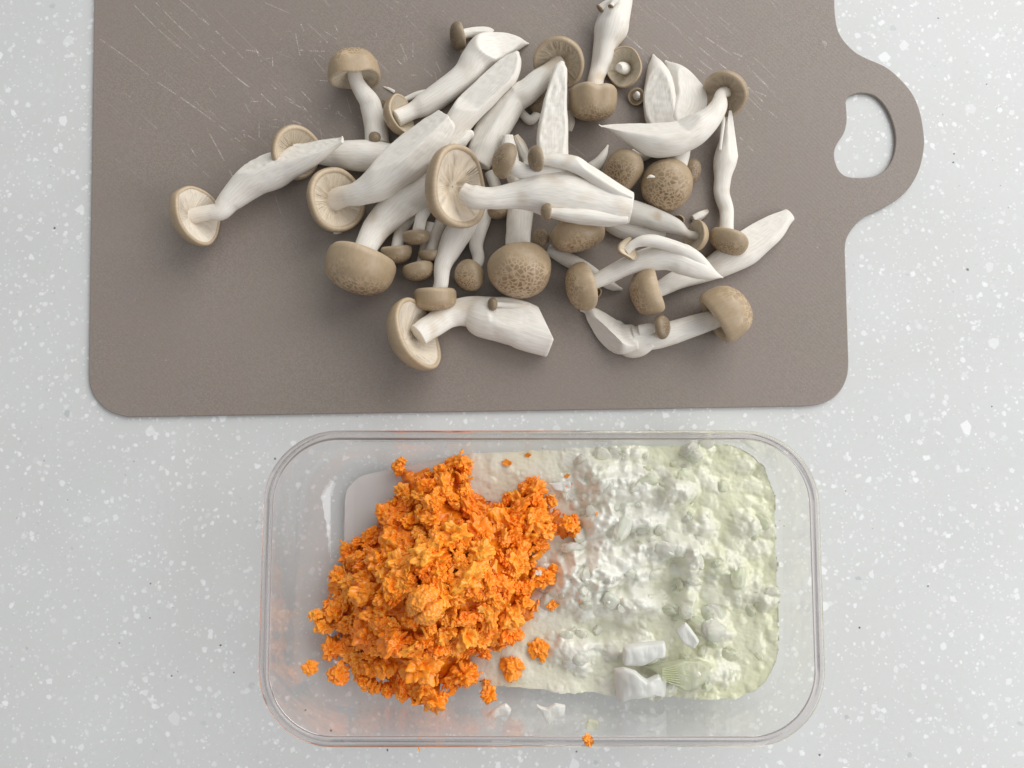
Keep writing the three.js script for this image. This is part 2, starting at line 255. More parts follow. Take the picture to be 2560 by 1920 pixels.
function mushroom(name, label, category, K, o) {
  const q = ((o.cap && o.cap.K) || K).p(...(o.cap ? o.cap.c : o.stem[0])), base = at(q[0], q[1], BOARD), g = group(name, base);
  tag(g, label, category, 'mushrooms cut up on the board');
  addPart(g, K, o, base);
  for (const b of o.small ?? []) { b.cap && (b.cap.small = true); addPart(g, b.K ?? K, b, base, 'small_'); }
  for (const b of o.lobes ?? []) put('cut_base', localize(stemGeo(b.K ?? K, b.stem, b.o), base), stemMat, g);
  return g;
}
const MU = 'mushroom';

/* ---------- the mushrooms, lowest ones first ---------- */
mushroom('mushroom', 'leftmost mushroom, gills showing, its long stem lying across another cap', MU, KA, {
  cap: { c: [205, 1322], a: [-.72, .2, -.62], r: 212, h: .62, edge: .08, gd: .3, gill: [.82, .74, .62], wave: [[.07, 2, .6], [.05, 3, 1.2]], notch: [[.18, .35, 3.9]] },
  stem: [[285, 1305, 55, 10], [365, 1292, 66, 10], [430, 1215, 84, 10], [575, 1090, 118, 10], [730, 1000, 140, 11], [880, 935, 118, 14], [1040, 850, 92, 18], [1195, 785, 46, 21]],
  o: { cuts: [{ at: 4.6, off: .42, n: [-.25, -.6, .76], rough: .0013, w: 2.3 }], stain: .1, tint: .25 } });
mushroom('mushroom', 'mushroom lying under the stem of the leftmost mushroom, only an arc of its cap showing', MU, KA, {
  cap: { c: [890, 890], a: [-.45, -.05, -.85], r: 186, h: .6, edge: .12 },
  stem: [[1000, 905, 70], [1130, 905, 84], [1280, 905, 108], [1450, 920, 112], [1600, 940, 100]], o: { stain: .1 } });
mushroom('mushroom', 'upper left mushroom with a smooth domed cap at the top and its stem pointing down', MU, KA, {
  cap: { c: [1290, 370], a: [-.06, -.86, -.4], r: 186, h: 1.05, edge: .09, gd: .3, pow: .75, notch: [[-.16, .5, 1.3]], wave: [[.06, 2, 1]] },
  stem: [[1305, 400, 52, 10], [1345, 470, 64, 9], [1400, 560, 74], [1430, 680, 82], [1445, 830, 84]], o: { stain: .18, tint: .2 },
  small: [{ cap: { c: [1430, 785, 9], a: [0, -.5, .8], r: 42, h: .8, dark: .35 } }] });
mushroom('mushroom', 'thin mushroom with a tiny dark cap tucked behind the bulging stem', MU, KB, {
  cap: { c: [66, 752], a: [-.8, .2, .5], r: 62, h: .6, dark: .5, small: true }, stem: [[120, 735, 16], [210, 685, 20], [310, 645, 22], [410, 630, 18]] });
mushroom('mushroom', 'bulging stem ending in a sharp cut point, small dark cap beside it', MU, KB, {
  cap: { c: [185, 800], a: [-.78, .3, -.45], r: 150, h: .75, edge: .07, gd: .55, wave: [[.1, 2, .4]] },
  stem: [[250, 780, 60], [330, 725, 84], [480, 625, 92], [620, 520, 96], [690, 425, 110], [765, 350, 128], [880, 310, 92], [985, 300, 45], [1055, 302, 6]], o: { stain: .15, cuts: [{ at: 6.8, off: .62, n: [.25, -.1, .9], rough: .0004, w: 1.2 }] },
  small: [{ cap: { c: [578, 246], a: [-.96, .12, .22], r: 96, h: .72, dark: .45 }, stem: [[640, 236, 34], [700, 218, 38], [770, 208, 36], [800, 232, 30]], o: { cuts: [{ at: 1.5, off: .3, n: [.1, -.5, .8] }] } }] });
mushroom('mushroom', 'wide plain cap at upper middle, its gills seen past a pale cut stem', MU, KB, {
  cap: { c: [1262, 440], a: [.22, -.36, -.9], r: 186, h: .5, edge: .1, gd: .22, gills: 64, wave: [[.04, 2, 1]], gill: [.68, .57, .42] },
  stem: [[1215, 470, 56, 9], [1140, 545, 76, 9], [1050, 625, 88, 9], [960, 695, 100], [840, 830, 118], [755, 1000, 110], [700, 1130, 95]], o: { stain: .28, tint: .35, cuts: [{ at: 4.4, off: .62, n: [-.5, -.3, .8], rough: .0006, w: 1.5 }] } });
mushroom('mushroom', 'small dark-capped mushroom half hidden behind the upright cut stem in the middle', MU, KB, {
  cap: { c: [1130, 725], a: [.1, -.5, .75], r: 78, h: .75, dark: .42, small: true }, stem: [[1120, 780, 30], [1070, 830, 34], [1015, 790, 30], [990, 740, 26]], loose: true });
mushroom('mushroom_piece', 'small pale offcut under the brown cap at the top', 'mushroom piece', KB, { stem: [[1330, 770, 26], [1345, 840, 32], [1335, 905, 22]], o: { flat: .6 } });
mushroom('mushroom', 'topmost mushroom, brown patterned cap pointing down and stem running out at the top edge', MU, KB, {
  cap: { c: [1500, 640], a: [.02, .95, .2], r: 172, h: 1.12, pow: .62, edge: .06, tone: .95, notch: [[.2, .35, 4.9]], wave: [[.08, 2, 0]] },
  stem: [[1515, 570, 58], [1545, 470, 64], [1585, 320, 84], [1622, 200, 116], [1655, 95, 106], [1700, 0, 76], [1725, -80, 60]], o: { stain: .3, tint: .5, square: .1 },
  small: [{ cap: { c: [1552, 58, 9], a: [-.72, .7, .1], r: 36, h: .5, dark: .4 }, stem: [[1575, 40, 27, 9], [1640, 5, 34, 10], [1700, -40, 34, 9]] }, { cap: { c: [1624, 44, 14], a: [-.25, .8, .4], r: 22, h: .5, dark: .4 }, stem: [[1632, 30, 17, 13], [1655, 0, 24, 13], [1690, -40, 20, 12]] }] });
mushroom('mushroom_fragment', 'loose upturned cap with pale gills and a stub, beside the topmost mushroom', 'mushroom piece', KB, {
  cap: { c: [1712, 462], a: [.3, .2, -.9], r: 150, h: .55, edge: .07, gd: .5, oval: [.85, .5], wave: [[.1, 2, 1.3], [.05, 3, 0]], gill: [.76, .67, .52] }, stem: [[1700, 462, 42, 8], [1680, 470, 30, 9]], neck: 1.1, o: { tint: .8, stain: .5 } });
mushroom('mushroom_fragment', 'tiny upturned cap with a pale stub left of the white two-lobed cut base', 'mushroom piece', KB, {
  cap: { c: [1800, 668], a: [.1, .1, -.98], r: 62, h: .6, edge: .12, gd: .45, dark: .25, small: true, gill: [.42, .33, .22] }, stem: [[1803, 662, 26, 4], [1808, 650, 20, 5.5]], o: { tip: 'round' } });
mushroom('mushroom_flake', 'small white sliver alone on the board right of the upper left cap', 'mushroom flake', KB, { stem: [[52, 600, 5], [85, 612, 10], [122, 632, 12]], o: { flat: .6, tip: 'round' } });
mushroom('mushroom_flake', 'white sliver under the gilled cap at left', 'mushroom flake', KA, { stem: [[1145, 1440, 12], [1170, 1440, 14], [1200, 1440, 4]], o: { flat: .5 } });

// lower middle bunch
mushroom('mushroom', 'big patterned cap at lower left of the pile with a broad pale stem', MU, KD, {
  cap: { c: [490, 735], a: [-.32, .92, .14], r: 256, h: 1.0, pow: .7, edge: .07, wave: [[.07, 2, .3], [.03, 3, 1]] },
  stem: [[515, 650, 88, 11], [600, 520, 104], [700, 400, 126], [830, 270, 150, 9], [960, 190, 150, 9], [1060, 110, 120, 8]], o: { stain: .4, cuts: [] } });
mushroom('mushroom', 'small mushroom with an olive brown cap directly right of the big lower left cap', MU, KD, {
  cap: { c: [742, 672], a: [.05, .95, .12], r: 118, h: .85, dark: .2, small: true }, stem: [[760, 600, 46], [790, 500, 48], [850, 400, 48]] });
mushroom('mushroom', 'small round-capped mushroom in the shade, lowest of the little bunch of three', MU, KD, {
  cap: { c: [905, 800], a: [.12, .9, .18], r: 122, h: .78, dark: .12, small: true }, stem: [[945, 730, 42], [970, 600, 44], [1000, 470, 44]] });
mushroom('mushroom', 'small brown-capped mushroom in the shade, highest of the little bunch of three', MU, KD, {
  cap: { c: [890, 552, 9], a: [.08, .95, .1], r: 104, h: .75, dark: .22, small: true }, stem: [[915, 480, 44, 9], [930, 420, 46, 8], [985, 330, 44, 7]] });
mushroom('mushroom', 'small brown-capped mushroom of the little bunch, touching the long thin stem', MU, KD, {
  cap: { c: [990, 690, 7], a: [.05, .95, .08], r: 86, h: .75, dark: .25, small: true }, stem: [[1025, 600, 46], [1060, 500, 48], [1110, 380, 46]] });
mushroom('mushroom', 'long slim stem running down to a smooth tan half-round cap near the bottom', MU, KD, {
  cap: { c: [1030, 985, 9], a: [.02, .98, .0], r: 160, h: .85, pow: .5, edge: .07, dark: .05, wave: [[.04, 2, 0]] },
  stem: [[1070, 930, 54, 9], [1085, 800, 66, 8], [1125, 680, 84, 8], [1190, 560, 102], [1270, 440, 98], [1340, 330, 80]], o: { stain: .15 } });
mushroom('mushroom', 'tan cap seen from above between the long slim stem and the large middle cap', MU, KD, {
  cap: { c: [1290, 850], a: [-.3, .5, .6], r: 132, h: .8, oval: [.86, 0], dark: .05 }, stem: [[1350, 740, 44, 6], [1335, 640, 54], [1350, 520, 66], [1385, 420, 66], [1400, 340, 60]], o: { stain: .3 } });
mushroom('mushroom', 'largest patterned cap at lower middle, seen from above, stem hidden upward', MU, KD, {
  cap: { c: [1655, 790], a: [.04, .64, .62], r: 236, h: .92, pow: .8, edge: .06, wave: [[.05, 2, 1.1]] },
  stem: [[1645, 650, 92, 12], [1648, 560, 94, 9], [1655, 450, 100], [1665, 330, 100], [1670, 200, 90]], o: { stain: .12 } });
mushroom('mushroom', 'thin pale mushroom with a tiny cap peeping out left of the kidney-shaped brown cap', MU, KE, {
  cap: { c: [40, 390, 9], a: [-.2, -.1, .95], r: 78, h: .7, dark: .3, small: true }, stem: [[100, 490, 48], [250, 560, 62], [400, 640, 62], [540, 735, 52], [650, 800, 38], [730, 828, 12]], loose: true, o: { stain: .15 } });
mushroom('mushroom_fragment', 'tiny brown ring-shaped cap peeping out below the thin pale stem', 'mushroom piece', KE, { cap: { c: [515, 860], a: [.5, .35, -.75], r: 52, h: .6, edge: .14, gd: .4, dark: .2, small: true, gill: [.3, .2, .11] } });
mushroom('mushroom', 'patterned cap right of the largest one, curved like a kidney under the big cut stem', MU, KE, {
  cap: { c: [345, 320], a: [.22, .85, .3], r: 236, h: .78, edge: .07, oval: [1, 0], tone: 1.02, notch: [[.28, .7, 5.0]], wave: [[.14, 2, 0]] }, stem: [[350, 230, 90], [380, 100, 90], [420, -40, 80]] });
mushroom('mushroom', 'small dark patterned cap showing just below the big cut stem in the middle', MU, KD, { cap: { c: [1495, 375], a: [.05, .85, .25], r: 82, h: .8, dark: .15, small: true }, stem: [[1500, 310, 44], [1480, 200, 46], [1440, 90, 44]] });
mushroom('mushroom', 'shaded pale stem lying lowest under the right end of the big cut stem', MU, KE, { stem: [[560, 190, 80], [700, 290, 90], [850, 335, 78], [990, 355, 66], [1090, 350, 44]], o: { tone: .8, stain: .5, tint: .3 } });  // tone darkens the whole stem: shade under the pile painted into its colour
mushroom('mushroom_piece', 'fibrous pale stem stub standing between small caps above the big cut stem', 'mushroom piece', KB, { stem: [[912, 935, 34, 12], [915, 1010, 48, 11], [930, 1090, 55, 10], [960, 1200, 60, 9], [1000, 1300, 60, 8]], o: { lump: .25, fib: .12, stain: .3 } });
mushroom('mushroom_piece', 'yellowish torn stem strip right of the fibrous stub', 'mushroom piece', KB, { stem: [[965, 940, 22, 9], [990, 985, 34, 9], [1020, 1050, 36, 8], [1050, 1120, 34, 8], [1030, 1250, 60, 8]], o: { lump: .25, fib: .15, stain: .6 } });
mushroom('mushroom', 'saddle-shaped brown cap left of the round cap, stem under the bent white one', MU, KC, {
  cap: { c: [395, 1215, 9], a: [-.55, .38, .62], r: 216, h: .7, oval: [.72, .35], dark: .08, wave: [[.12, 2, .9]] }, stem: [[470, 1115, 58], [560, 1070, 66], [680, 1000, 66], [780, 920, 60]] });
mushroom('mushroom_piece', 'pale pointed stem tip showing above the saddle-shaped cap', 'mushroom piece', KC, { stem: [[265, 1005, 8], [235, 1075, 30], [185, 1150, 48], [130, 1200, 60]] });
mushroom('mushroom', 'small dark cap at the right of the round patterned cap', MU, KC, { cap: { c: [950, 1225], a: [.55, .1, .7], r: 110, h: .75, oval: [.7, .15], dark: .25, small: true }, stem: [[900, 1210, 40], [830, 1190, 44], [760, 1180, 40]] });
mushroom('mushroom', 'round patterned cap right of centre, joined to a white base cut in two lobes', MU, KC, {
  cap: { c: [750, 1330], a: [.02, .42, .9], r: 230, h: .82, oval: [.94, 0], wave: [[.04, 2, 1.2]] },
  stem: [[830, 1180, 84, 9], [850, 1080, 96, 8], [850, 960, 116, 8], [825, 860, 130, 6], [815, 780, 110, 4]], o: { stain: .15, tip: 'round' },
  lobes: [{ stem: [[800, 960, 90, 7], [725, 800, 138], [700, 640, 142], [690, 480, 118], [665, 350, 70], [640, 256, 10]], o: { cuts: [{ at: 2.4, off: .5, n: [-.3, -.05, .95], rough: .0016, w: 2.4 }], stain: .05, lump: .06, square: .1 } },
    { stem: [[830, 940, 90, 7], [880, 790, 130, 8], [945, 640, 140], [900, 510, 118], [830, 400, 80], [740, 310, 14]], o: { cuts: [{ at: 2.6, off: .42, n: [.2, -.15, .95], rough: .0007, w: 2.2 }], stain: .12, lump: .06, square: .1 } }] });
mushroom('mushroom_flake', 'tiny white flake resting on top of the round patterned cap', 'mushroom flake', KC, { stem: [[588, 1278, 4, 20], [618, 1262, 14, 20.6], [650, 1268, 8, 20.4]], o: { flat: .5, tip: 'round' } });
mushroom('mushroom', 'upright mushroom at right with a long pale stem and a brown cap at the bottom', MU, KC, {
  cap: { K: KE, c: [1650, 390], a: [-.38, .85, .22], r: 172, h: .8, edge: .08, dark: .08, wave: [[.1, 2, .3]] },
  stem: [[1258, 1660, 58, 8], [1240, 1550, 62], [1208, 1400, 68], [1215, 1280, 74], [1240, 1140, 96], [1262, 1000, 88], [1285, 850, 56, 7], [1305, 715, 26, 9]], o: { stain: .35, cuts: [{ at: 5.4, off: .55, n: [.4, 0, .9] }, { at: 6, off: .5, n: [.9, -.1, .3] }] },
  small: [{ stem: [[1212, 745, 18, 6], [1222, 800, 17, 8], [1215, 900, 15, 10], [1195, 1040, 13, 9]], o: { tint: .9, stain: .8, tip: 'round' } }] });
mushroom('mushroom_piece', 'short fibrous stem stub at right, above the pale half-hidden cap', 'mushroom piece', KE, { stem: [[1335, 235, 34], [1395, 205, 36], [1445, 175, 26], [1460, 160, 14]], o: { fib: .2, lump: .3, stain: .6, ragged: .6 } });
mushroom('mushroom_piece', 'small brown broken cap fragment beside the fibrous stub at right', 'mushroom piece', KE, { cap: { c: [1205, 245], a: [.3, -.3, -.8], r: 60, h: .6, dark: .2, small: true, wave: [[.2, 2, .5]], gill: [.3, .2, .12] } });
mushroom('mushroom', 'curled brown cap and a flat white blade-like stem pointing up right', MU, KE, {
  cap: { c: [975, 845], a: [-.82, .25, .22], r: 222, h: .75, oval: [1, 0], edge: .09, notch: [[.32, .45, .3]], wave: [[.15, 2, 1.7]], tone: 1.04 },
  stem: [[1060, 815, 72, 9], [1200, 755, 84], [1400, 690, 86], [1560, 620, 116], [1740, 505, 146], [1890, 400, 142], [2040, 285, 106], [2155, 195, 62]], o: { stain: .3, flat: .6, cuts: [{ at: 5.6, off: .3, n: [-.1, -.3, .95], rough: .0005, w: 2 }] } });

// second layer
mushroom('mushroom_piece', 'white cut stem strip sloping up right beside the bulging stem at upper middle', 'mushroom piece', KB, { stem: [[480, 980, 85, 9], [560, 855, 92, 10], [660, 735, 106, 10], [780, 610, 108, 11], [890, 500, 102, 11], [955, 410, 60, 10], [978, 358, 14, 10]], o: { flat: .7, cuts: [{ at: 4.2, off: .25, n: [-.2, -.2, .95], rough: .0009, w: 2.2 }], stain: .15 } });
mushroom('mushroom_piece', 'rounded pale stem end showing above the largest gilled cap', 'mushroom piece', KB, { stem: [[400, 1100, 80, 9], [500, 1010, 84, 10], [590, 955, 66, 10], [655, 925, 30, 10]], o: { tip: 'round', cuts: [{ at: 1.5, off: .4, n: [-.3, -.5, .8] }] } });
mushroom('mushroom', 'gilled cap at left of the pile with a thick white stem cut along its length', MU, KA, {
  cap: { c: [1165, 1215], a: [-.5, .12, -.84], r: 222, h: .55, edge: .12, gd: .24, gills: 60, wave: [[.06, 2, 1.2], [.04, 3, .4]], gill: [.74, .64, .5] },
  stem: [[1225, 1185, 74, 12], [1310, 1175, 82, 13], [1440, 1110, 120, 15], [1585, 985, 150, 17], [1735, 855, 154, 19], [1850, 740, 136, 20], [1925, 640, 84, 21]], o: { stain: .15, tint: .3, cuts: [{ at: 4.2, off: .5, n: [-.35, -.4, .85], rough: .0007, w: 2.2 }, { at: 4.4, off: .62, n: [.45, .35, .8], rough: .0005, w: 2 }, { at: 6, off: .3, n: [.85, -.3, .3], w: .6 }] } });
mushroom('mushroom', 'upright white stem cut to a blunt point, its tip over the wide upper cap', MU, KB, {
  stem: [[1215, 1260, 100, 14], [1218, 1110, 112, 14], [1220, 960, 118, 15], [1228, 840, 104, 15], [1240, 720, 84, 16], [1258, 590, 68, 16], [1275, 470, 46, 16], [1286, 428, 18, 16]], o: { flat: .8, stain: .3, cuts: [{ at: 3.6, off: .45, n: [0, 0, 1], rough: .0018, w: 3 }] } });
mushroom('mushroom', 'bent white stem cut to a sharp point at left, gilled cap at upper right', MU, KC, {
  cap: { c: [1232, 582, 10], a: [.36, -.4, -.82], r: 200, h: .55, edge: .1, gd: .25, gills: 60, wave: [[.05, 2, .5]], gill: [.62, .51, .38] },
  stem: [[1205, 575, 48, 13], [1180, 680, 76, 15], [1090, 800, 104, 17], [960, 890, 132, 18], [800, 950, 152, 18], [610, 945, 146, 18], [430, 890, 92, 18], [300, 845, 45, 18], [190, 820, 5, 18]], o: { stain: .12, tint: .25, cuts: [{ at: 5.6, off: .45, n: [-.05, -.62, .75], rough: .0004, w: 2.2 }] } });
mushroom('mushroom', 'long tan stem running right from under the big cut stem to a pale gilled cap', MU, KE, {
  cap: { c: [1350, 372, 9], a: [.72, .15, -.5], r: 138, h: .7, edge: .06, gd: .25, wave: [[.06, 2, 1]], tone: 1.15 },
  stem: [[1290, 350, 36, 10], [1200, 300, 66, 9], [1090, 262, 84, 8], [950, 208, 96, 8], [800, 165, 104, 8], [660, 120, 100, 8]], o: { tone: .8, stain: .7, tint: .3 } });  // tan stem; tone adds painted shade from the big stem above
mushroom('mushroom', 'large bottom mushroom, gills open to the right, broad white cut stem lying flat', MU, KD, {
  cap: { c: [905, 1290], a: [-.76, .32, -.42], r: 278, h: .62, edge: .08, gd: .42, gill: [.8, .71, .58], wave: [[.05, 2, .8]], oval: [1, 0] },
  stem: [[900, 1300, 86, 13], [1010, 1220, 92, 11], [1140, 1150, 98], [1270, 1125, 116], [1400, 1160, 158], [1560, 1195, 176], [1700, 1240, 172], [1900, 1310, 160]], loose: true, o: { stain: .35, square: .06, flat: .72, cuts: [{ at: 6.55, off: .42, n: [.9, -.42, .1], rough: .0003, w: 2 }, { at: 5.6, off: .6, n: [0, -.3, .95], w: 1.2 }] },
  small: [{ cap: { c: [1462, 1068, 13], a: [-.75, .1, .6], r: 50, h: .8, oval: [.8, 0], dark: .4 }, stem: [[1500, 1070, 20, 12], [1600, 1078, 28, 11], [1720, 1100, 34, 9]] }] });
mushroom('mushroom', 'mushroom at lower right with a tall glossy patterned cap and a squarish cut base', MU, KE, {
  cap: { c: [1545, 1075, 10.5], a: [.78, -.5, -.18], r: 246, h: 1.15, pow: .7, edge: .2, gd: .35, tone: 1.06, wave: [[.04, 2, .6]], gill: [.5, .4, .27] },
  stem: [[1560, 1070, 72, 9], [1450, 1105, 84], [1280, 1160, 96], [1100, 1212, 106], [950, 1240, 108], [820, 1250, 104]], o: { stain: .4 },
  small: [{ cap: { c: [1068, 1152, 12], a: [.85, -.08, .4], r: 104, h: .62, dark: .35 }, stem: [[1050, 1150, 30, 11], [980, 1160, 46, 9], [880, 1180, 52, 8]] }],
  lobes: [{ stem: [[985, 1265, 62, 6], [880, 1320, 84], [790, 1330, 76], [720, 1310, 50]], o: { tip: 'round' } },
    { stem: [[860, 1190, 130, 8], [720, 1210, 168], [620, 1180, 150], [520, 1080, 92], [440, 1010, 40], [378, 1000, 14]], o: { square: .22, flat: .7, cuts: [{ at: 2, off: .35, n: [.35, -.6, .75], rough: .0006 }, { at: 2.2, off: .35, n: [-.75, .45, .6], rough: .0003 }], stain: .05 } }] });

// top layer
mushroom('mushroom', 'smooth tan cap facing left with a white wedge-shaped cut stem at right centre', MU, KE, {
  cap: { c: [430, 795, 11], a: [-.92, .22, .16], r: 208, h: .86, pow: .75, edge: .06, tone: 1.02, wave: [[.05, 2, .4]] },
  stem: [[470, 775, 62, 13], [620, 705, 76, 13], [800, 620, 84, 15], [960, 570, 100, 17], [1110, 550, 116, 18], [1250, 575, 132, 18], [1400, 650, 98, 18], [1500, 700, 48, 17], [1592, 728, 5, 16]], o: { stain: .12, flat: .7, cuts: [{ at: 5.6, off: .6, n: [.3, -.4, .85], rough: .0003, w: 2.2 }] },
  small: [{ cap: { c: [790, 490, 22], a: [-.6, .2, -.5], r: 108, h: .55, dark: .12, wave: [[.25, 2, .3], [.15, 3, 1]], oval: [.8, 1.2], gill: [.72, .62, .46], label: 'small broken cap with a torn pale edge' }, stem: [[830, 445, 40, 22], [920, 415, 52, 23], [1050, 425, 58, 23], [1190, 460, 66, 22], [1330, 540, 60, 20], [1440, 630, 36, 19]], o: { stain: .3, cuts: [{ at: 3, off: .5, n: [.3, -.7, .5] }] } }] });
mushroom('mushroom_cluster', 'big pale cut stem on top, with one large gilled cap and three small ones', 'mushroom', KB, {
  cap: { c: [575, 1285, 24], a: [-.72, .1, -.62], r: 292, h: .58, edge: .1, gd: .26, gills: 74, wave: [[.07, 2, .7], [.04, 3, 2]], gill: [.84, .73, .58], oval: [1, 0] },
  stem: [[590, 1315, 62, 27], [670, 1362, 84, 27], [800, 1370, 80, 27], [950, 1352, 94, 27], [1120, 1340, 140, 27], [1300, 1362, 168, 27], [1480, 1395, 160, 27], [1640, 1430, 138, 27], [1765, 1442, 108, 27]], loose: true, o: { stain: .28, flat: .72, fib: .06, tint: .25, ragged: .1, cuts: [{ at: 8, off: .0, n: [.98, .18, 0], rough: .0002 }] },
  small: [{ cap: { c: [900, 1115, 27], a: [-.86, -.3, .3], r: 128, h: .72, dark: .28 }, stem: [[930, 1140, 52, 28], [1010, 1182, 54, 29], [1120, 1185, 46, 29], [1240, 1190, 50, 28], [1340, 1220, 40, 27]], o: {} },
    { cap: { c: [1122, 1096, 33], a: [-.92, .1, .2], r: 92, h: .8, dark: .38 }, stem: [[1155, 1100, 40, 33], [1260, 1110, 48, 33], [1390, 1140, 58, 33], [1520, 1215, 62, 32], [1650, 1300, 56, 31], [1775, 1355, 38, 30]], o: { stain: .35, cuts: [{ at: 4, off: .4, n: [.4, -.5, .7] }] } },
    { cap: { c: [1192, 1462, 33], a: [-.93, 0, .2], r: 58, h: .95, dark: .3 }, stem: [[1215, 1466, 28, 32], [1320, 1478, 40, 32], [1450, 1490, 46, 31], [1600, 1505, 40, 30], [1735, 1515, 34, 29]], o: { stain: .2, fib: .1 } }] });

/* ---------- clear container ---------- */
const RIM = .050, FILL = .020, WALL = .0024;
const rimA = at(652, 1474, RIM), rimB = at(2056, 1474, RIM), rimT = at(1354, 1079, RIM), rimZ = at(1354, 1868, RIM);
const BX = { cx: (rimA.x + rimB.x) / 2, cz: (rimT.z + rimZ.z) / 2, hx: (rimB.x - rimA.x) / 2, hz: (rimZ.z - rimT.z) / 2, rc: .027 };
const inset = (y) => .0012 * (1 - y / RIM);                          // walls lean out a little towards the rim
const rrDist = (x, z, hx, hz, r) => { const a = Math.abs(x) - hx + r, b = Math.abs(z) - hz + r; return -(Math.hypot(Math.max(a, 0), Math.max(b, 0)) + Math.min(Math.max(a, b), 0) - r); };   // depth inside a rounded rectangle
const FLOOR = .0028;
function floorY(x, z) {                                              // inside surface of the container
  const d = rrDist(x - BX.cx, z - BX.cz, BX.hx - WALL - .001, BX.hz - WALL - .001, BX.rc - WALL);
  if (d <= 0) return RIM; if (d >= FILL) return FLOOR; return FLOOR + FILL - Math.sqrt(FILL * FILL - (FILL - d) ** 2);
}
{
  const base = V(BX.cx, 0, BX.cz), g = group('container', base); tag(g, 'clear rectangular food container with rounded corners holding the carrot and onion', 'food container');
  const prof = [];                                                   // [how far in from the outer rim, height]
  const arc = (cx, cy, r, a0, a1, n) => { for (let i = 0; i <= n; i++) { const a = lerp(a0, a1, i / n); prof.push([cx + r * Math.cos(a), cy + r * Math.sin(a)]); } };
  const Fo = FILL + WALL - .002; prof.push([.046, .0006]); prof.push([Fo + .004, .0006]); prof.push([Fo + .002, .0003]);
  arc(Fo + .0016, Fo + .0003, Fo, -Math.PI / 2, -Math.PI, 12);
  prof.push([.0008, RIM - .008]);
  prof.push([.0007, RIM - .0033]); prof.push([WALL - .0003, RIM - .0033]);
  prof.push([WALL + .0004, RIM - .006]);
  arc(WALL + .001 + FILL, FLOOR + FILL, FILL, Math.PI, Math.PI * 1.5, 12);
  prof.push([.046, FLOOR]);
  const ring = []; const NC = 20, side = 14;
  const corner = (sx, sz, a0) => { for (let i = 0; i <= NC; i++) ring.push([sx, sz, a0 + i / NC * Math.PI / 2]); };
  corner(1, 1, 0); corner(-1, 1, Math.PI / 2); corner(-1, -1, Math.PI); corner(1, -1, Math.PI * 1.5);
  const Q = ring.length, sweep = (rows, closed) => {
    const pos = [], idx = [];
    for (const [d, y] of rows) for (const [sx, sz, a] of ring) { const r = Math.max(.0008, BX.rc - d), k = Math.max(BX.rc, d + .0008); pos.push(sx * (BX.hx - k) + r * Math.cos(a), y, sz * (BX.hz - k) + r * Math.sin(a)); }
    const n = rows.length; for (let i = 0; i < (closed ? n : n - 1); i++) for (let j = 0; j < Q; j++) { const a = i * Q + j, b = i * Q + (j + 1) % Q, c = ((i + 1) % n) * Q + j, e = ((i + 1) % n) * Q + (j + 1) % Q; idx.push(a, c, b, b, c, e); }
    return [pos, idx];
  };
  const rimRows = []; { const w = .0035, h = .0028, q = .0012; for (const [x, y, a0] of [[q, RIM - h + q, Math.PI * 1.5], [q, RIM - q, Math.PI], [w - q, RIM - q, Math.PI / 2], [w - q, RIM - h + q, 0]]) for (let i = 0; i <= 4; i++) { const a = a0 - i / 4 * Math.PI / 2; rimRows.push([x - .0004 + q * Math.cos(a), y + q * Math.sin(a)]); } }
  const [pos, idx] = sweep(prof);
  const capf = (row, flip) => { const c = pos.length / 3, o = row * Q; pos.push(0, prof[row][1], 0); for (let j = 0; j < Q; j++) flip ? idx.push(c, o + j, o + (j + 1) % Q) : idx.push(c, o + (j + 1) % Q, o + j); };
  capf(0, true); capf(prof.length - 1, false);
  const glass = new THREE.MeshPhysicalMaterial({ color: new THREE.Color(.992, .988, .988), transmission: 1, thickness: 0, ior: 1.48, roughness: .02 });
  put('body', geoFrom(pos, idx), glass, g);
  const bead = new THREE.MeshPhysicalMaterial({ color: 0xffffff, transmission: 1, thickness: .004, ior: 1.46, roughness: .04, attenuationColor: new THREE.Color(.74, .655, .635), attenuationDistance: .008 });  // warm tint stands in for carrot orange refracted through the rim
  put('rim', geoFrom(...sweep(rimRows, true)), bead, g);
}

/* ---------- grated onion ---------- */
const blobs = (seed0, n, rough, sharp, det, fr = 1.6) => Array.from({ length: n }, (_, k) => {
  let g = mergeVertices(new THREE.IcosahedronGeometry(1, det).deleteAttribute('normal').deleteAttribute('uv'), 1e-4); const p = g.attributes.position, s = seed0 + k * 9.7, col = [];
  for (let i = 0; i < p.count; i++) {
    const v = V(p.getX(i), p.getY(i), p.getZ(i)), a = fbm(v.x * fr + s, v.y * fr, v.z * fr, 2), rd = 1 - Math.abs(fbm(v.x * fr * 2.2, v.y * fr * 2.2 + s, v.z * fr * 2.2, 3)) * 2.4, f = fbm(v.x * 9 + s, v.y * 9, v.z * 9, 2);
    const d = 1 + rough * a * 1.6 + sharp * (rd - .5) + (sharp * .3 + .03) * f + (sharp > .1 ? .03 : .008) * n3(v.x * 16 + s, v.y * 16, v.z * 16); v.multiplyScalar(Math.max(.3, d)); p.setXYZ(i, v.x, v.y, v.z); const c = .96 + .06 * (rd - .4) + .05 * f; col.push(c, c * (1 + .12 * a), c);
  }
  g.setAttribute('color', new THREE.Float32BufferAttribute(col, 3)); g.computeVertexNormals(); return g;
});
const slurryEdge = at(884, 1437, FLOOR).x;
